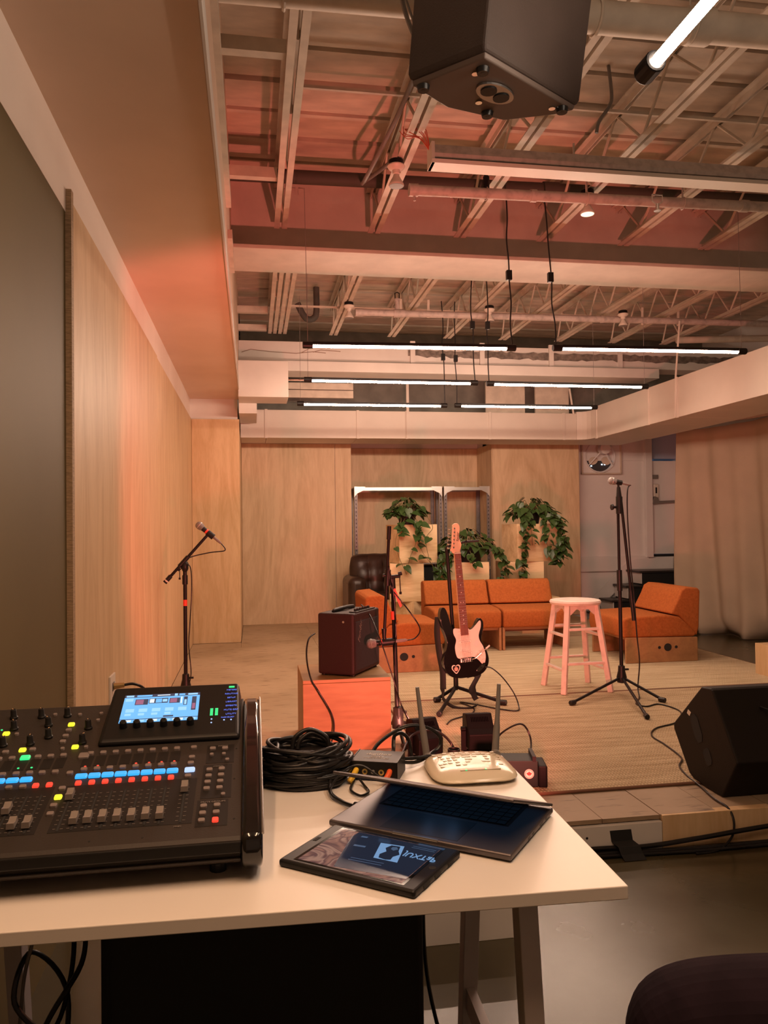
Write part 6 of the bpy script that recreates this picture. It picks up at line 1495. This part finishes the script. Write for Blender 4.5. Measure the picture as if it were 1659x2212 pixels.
cable('audio_lead', 'small loop of black wire between the audio box and the laptop', [(0.215, 1.72, 0.745), (0.20, 1.66, 0.745), (0.215, 1.62, 0.745), (0.235, 1.64, 0.745), (0.232, 1.68, 0.745), (0.225, 1.70, 0.752)], 0.0028)
cable('audio_lead', 'black cable looping in the air between the audio box and the left router antenna', [(0.318, 1.78, 0.762), (0.37, 1.80, 0.752), (0.42, 1.86, 0.752), (0.445, 1.875, 0.765), (0.443, 1.875, 0.79), (0.412, 1.87, 0.812), (0.368, 1.865, 0.820), (0.325, 1.86, 0.806), (0.285, 1.84, 0.785), (0.265, 1.81, 0.765), (0.262, 1.79, 0.758)], 0.0045)
cable('audio_lead', 'black cable lying from the audio box along the back table edge', [(0.325, 1.79, 0.765), (0.37, 1.81, 0.758), (0.41, 1.82, 0.758), (0.45, 1.835, 0.752)], 0.0045)
cable('audio_lead', 'black cable arching from behind the audio box down over the back table edge', [(0.300, 1.79, 0.762), (0.325, 1.85, 0.765), (0.330, 1.87, 0.785), (0.335, 1.875, 0.797), (0.352, 1.875, 0.800), (0.367, 1.875, 0.785), (0.373, 1.875, 0.755), (0.375, 1.88, 0.70), (0.37, 1.90, 0.60)], 0.0045)
# coil of cable: one long run wound many turns
r = random.Random(5); pts = []
turns = 17
for i in range(turns * 14):
    a_ = 2 * math.pi * i / 14; k = i / (turns * 14)
    rad = 0.098 - 0.012 * r.random() - 0.030 * (k > 0.75) * r.random() + 0.004 * math.sin(i * 0.7)
    z = 0.007 + 0.058 * k + 0.006 * math.sin(a_ * 1.0 + i * 0.05) * (0.3 + k) + r.uniform(-.002, .002)
    pts.append((math.cos(a_) * rad * 1.02, math.sin(a_) * rad * 0.92, max(0.0055, z)))
cl = thing('cable_coil', 'big coil of black cable on the table beside the mixing desk', 'cable', (0.112, 1.762, TT))
MB().tube(spline(pts, 3), 0.0053, 7).build('winding', M['rubber'], cl, smooth=60)
pts = []
for i in range(6 * 14):
    a_ = 2 * math.pi * i / 14; k = i / (6 * 14)
    tl = 0.20 * math.sin(k * 9)
    pts.append((math.cos(a_) * (0.088 + 0.012 * math.sin(k * 17)), math.sin(a_) * 0.070, 0.066 + 0.012 * math.sin(a_ + k * 8) + tl * 0.05 * math.cos(a_)))
MB().tube(spline(pts, 3), 0.0050, 7).build('loose_winding', M['rubber'], cl, smooth=60)
for dz, w_, x0 in ((0.100, 0.040, 0.012), (0.092, 0.034, 0.018)):
    MB().tube(spline([(x0 - w_, 0.03, 0.06), (x0 - w_ * .8, 0.035, dz - 0.014), (x0, 0.04, dz), (x0 + w_ * .9, 0.035, dz - 0.016), (x0 + w_ * 1.1, 0.03, 0.06)], 6), 0.0050, 8).build('standing_loop', M['rubber'], cl, smooth=60)
MB().lathe([(0.050, 0.0), (0.085, 0.002), (0.085, 0.055), (0.05, 0.058)], n=24).build('core_winding', M['rubber'], cl)
MB().tube([(0.094, -0.01, 0.035), (0.097, -0.005, 0.045), (0.092, 0.0, 0.052)], 0.007, 8).build('blue_tie', mat('blue_tie', (0.04, 0.05, 0.30), 0.5), cl)

# ------------------------------------------------ under the table
sb = thing('subwoofer', 'big black box standing under the table in deep shade', 'speaker', (0.02, 1.75, 0))
MB().box((-0.30, -0.24, 0.012), (0.302, 0.24, 0.62)).build('cabinet', M['black_matte'], sb, bevel=0.012)
MB().box((-0.28, -0.246, 0.03), (0.282, -0.236, 0.60)).build('grille', M['black_matte'], sb)
for x in (-0.26, 0.26):
    for y in (-0.2, 0.2): MB().cyl((x, y, 0), (x, y, 0.014), 0.02, n=10).build('rubber_foot', M['rubber'], sb)
o = MB().box((0.36, 2.40, 0.0), (0.83, 2.425, 0.20)).build('white_board', M['white_paint'], bevel=0.002); tag(o, 'white board standing on the floor under the table, behind the trestle', 'board')
cable('floor_cable', 'black cable hanging under the table next to the wall', [(-0.43, 1.30, 0.70), (-0.425, 1.31, 0.60), (-0.41, 1.33, 0.45), (-0.40, 1.36, 0.2), (-0.38, 1.38, 0.01)], 0.006)
cable('floor_cable', 'tangled black cables under the table, left of the black box', [(-0.42, 1.62, 0.70), (-0.36, 1.60, 0.62), (-0.34, 1.58, 0.50), (-0.37, 1.55, 0.38), (-0.44, 1.56, 0.43), (-0.42, 1.6, 0.50), (-0.36, 1.62, 0.40), (-0.38, 1.6, 0.2), (-0.42, 1.55, 0.01)], 0.005)
cable('floor_cable', 'grey thin cable looping under the left end of the table', [(-0.40, 1.50, 0.71), (-0.39, 1.52, 0.6), (-0.42, 1.55, 0.48), (-0.45, 1.6, 0.3), (-0.5, 1.6, 0.01)], 0.0035, 'grey_plastic')
cable('floor_cable', 'black cable rising diagonally beside the black box under the table', [(-0.50, 1.45, 0.02), (-0.45, 1.47, 0.25), (-0.37, 1.5, 0.42), (-0.31, 1.5, 0.52), (-0.30, 1.49, 0.6)], 0.005)
cable('floor_cable', 'thin black cable hanging in front of the white board under the table', [(0.36, 1.62, 0.70), (0.345, 1.62, 0.55), (0.35, 1.6, 0.35), (0.42, 1.6, 0.1), (0.5, 1.65, 0.005)], 0.004)
# wall outlet with a plug
t = thing('wall_outlet', 'wall outlet plate with a plugged lead on the left plywood, behind the mixing desk', 'outlet', (-0.598, 3.52, 0.61))
MB().box((-0.003, -0.06, -0.09), (0.006, 0.06, 0.07)).build('plate', M['white_plastic'], t, bevel=0.002)
for z in (-0.04, 0.02): MB().box((0.006, -0.02, z - 0.018), (0.009, 0.02, z + 0.018)).build('socket', M['grey_plastic'], t, bevel=0.002)
MB().cyl((0.008, 0.0, 0.02), (0.05, 0.01, 0.022), 0.014, 0.010, n=12).build('plug', mat('brass_plug', (0.45, 0.30, 0.12), 0.4, metal=0.6), t)
MB().tube(spline([(0.05, 0.01, 0.022), (0.09, 0.03, 0.02), (0.13, 0.08, -0.02), (0.16, 0.12, -0.12)], 5), 0.006, 8).build('lead', M['rubber'], t, smooth=60)
# ================================================================== seated person at the right, only a knee is in the frame
t = thing('person', 'dark trousered knee of a person sitting at the lower right corner', 'person', (1.20, 0.95, 0))
def skin_mesh(name, J, E, rad, m, root=0, sub=3):
    me = bpy.data.meshes.new(name); me.from_pydata(J, E, [])
    o = bpy.data.objects.new(name, me); COL.objects.link(o); o.parent = t
    o.modifiers.new('skin', 'SKIN')
    for i, r_ in enumerate(rad):
        me.skin_vertices[0].data[i].radius = (r_, r_) if not isinstance(r_, tuple) else r_
    me.skin_vertices[0].data[root].use_root = True
    s = o.modifiers.new('subdivision', 'SUBSURF'); s.levels = sub; s.render_levels = sub
    me.materials.append(m)
    for p in me.polygons: p.use_smooth = True
    return o
J = [(0.04, 0.0, 0.52), (0.06, 0.0, 0.74), (0.07, -0.01, 0.95), (0.06, 0.0, 1.06), (0.05, 0.02, 1.13),
     (-0.04, 0.09, 0.515), (-0.30, 0.19, 0.500), (-0.535, 0.285, 0.478), (-0.50, 0.28, 0.24), (-0.47, 0.25, 0.06), (-0.56, 0.32, 0.035),
     (-0.04, -0.10, 0.50), (-0.22, -0.06, 0.465), (-0.36, -0.03, 0.44), (-0.32, -0.02, 0.24), (-0.30, -0.02, 0.06), (-0.41, 0.02, 0.035),
     (0.05, 0.16, 1.02), (-0.02, 0.22, 0.80), (-0.18, 0.18, 0.655), (0.06, -0.18, 1.02), (0.0, -0.24, 0.80), (-0.16, -0.14, 0.61)]
E = [(0, 1), (1, 2), (2, 3), (3, 4), (0, 5), (5, 6), (6, 7), (7, 8), (8, 9), (9, 10), (0, 11), (11, 12), (12, 13), (13, 14), (14, 15), (15, 16),
     (2, 17), (17, 18), (18, 19), (2, 20), (20, 21), (21, 22)]
rad = [.15, .14, .16, .07, .055, .108, .104, .098, .070, .05, .04, .105, .095, .080, .066, .05, .04, .07, .052, .04, .07, .052, .04]
skin_mesh('body', J, E, rad, M['dark_cloth'])
hd = MB()
def ell(mb, c, r3, n=20, m=14):
    vs = []
    for j in range(m + 1):
        th = math.pi * j / m
        for i in range(n):
            ph = 2 * math.pi * i / n
            vs.append((c[0] + r3[0] * math.sin(th) * math.cos(ph), c[1] + r3[1] * math.sin(th) * math.sin(ph), c[2] + r3[2] * math.cos(th)))
    mb.add(vs, [(j * n + i, j * n + (i + 1) % n, (j + 1) * n + (i + 1) % n, (j + 1) * n + i) for j in range(m) for i in range(n)])
ell(hd, (0.03, 0.03, 1.245), (0.095, 0.075, 0.115)); ell(hd, (-0.062, 0.035, 1.235), (0.018, 0.012, 0.024)); ell(hd, (0.03, 0.105, 1.235), (0.02, 0.01, 0.03)); ell(hd, (0.03, -0.045, 1.235), (0.02, 0.01, 0.03))
hd.build('head', M['skin'], t, smooth=180)
for y in (0.005, 0.062):
    e_ = MB(); ell(e_, (-0.052, y, 1.252), (0.012, 0.014, 0.009), 10, 8); e_.build('eye', M['white_plastic'], t, smooth=180)
mo = MB(); ell(mo, (-0.056, 0.033, 1.193), (0.010, 0.022, 0.006), 10, 8); mo.build('mouth', mat('lips', (0.35, 0.14, 0.11), 0.5), t, smooth=180)
hr = MB(); ell(hr, (0.045, 0.03, 1.270), (0.097, 0.083, 0.108)); hr.build('hair', M['hair'], t, smooth=180)
def hand(base, sgn):
    b = Vector(base); J = [b, b + Vector((-0.06, 0, -0.012)), b + Vector((-0.085, 0, -0.016))]; E = [(0, 1), (1, 2)]; rd = [.024, .030, .026]
    for k, (dy, L) in enumerate(((0.030, 0.062), (0.011, 0.072), (-0.010, 0.068), (-0.029, 0.052))):
        p0 = b + Vector((-0.09, dy * sgn, -0.014)); i0 = len(J)
        J += [p0, p0 + Vector((-L * .5, 0, -0.004)), p0 + Vector((-L * .8, 0, -0.016)), p0 + Vector((-L, 0, -0.030))]
        E += [(2, i0), (i0, i0 + 1), (i0 + 1, i0 + 2), (i0 + 2, i0 + 3)]; rd += [.0105, .0095, .0088, .008]
    i0 = len(J); J += [b + Vector((-0.03, 0.035 * sgn, -0.008)), b + Vector((-0.065, 0.052 * sgn, -0.012)), b + Vector((-0.09, 0.055 * sgn, -0.022))]
    E += [(0, i0), (i0, i0 + 1), (i0 + 1, i0 + 2)]; rd += [.013, .0105, .009]
    skin_mesh('hand', [tuple(q) for q in J], E, rd, M['skin'], 0, 1)
hand((-0.20, 0.185, 0.642), -1); hand((-0.18, -0.13, 0.595), 1)
s = thing('stool', 'low black stool under the seated person, outside the photo at right', 'stool', (1.25, 0.95, 0))
MB().lathe([(0.0, 0.345), (0.17, 0.345), (0.18, 0.355), (0.18, 0.375), (0.16, 0.385), (0, 0.385)], n=24).build('seat', M['black'], s, smooth=40)
for a_ in (45, 135, 225, 315): MB().cyl((0.12 * math.cos(R(a_)), 0.12 * math.sin(R(a_)), 0.345), (0.17 * math.cos(R(a_)), 0.17 * math.sin(R(a_)), 0), 0.012, n=8).build('leg', M['black_metal'], s)
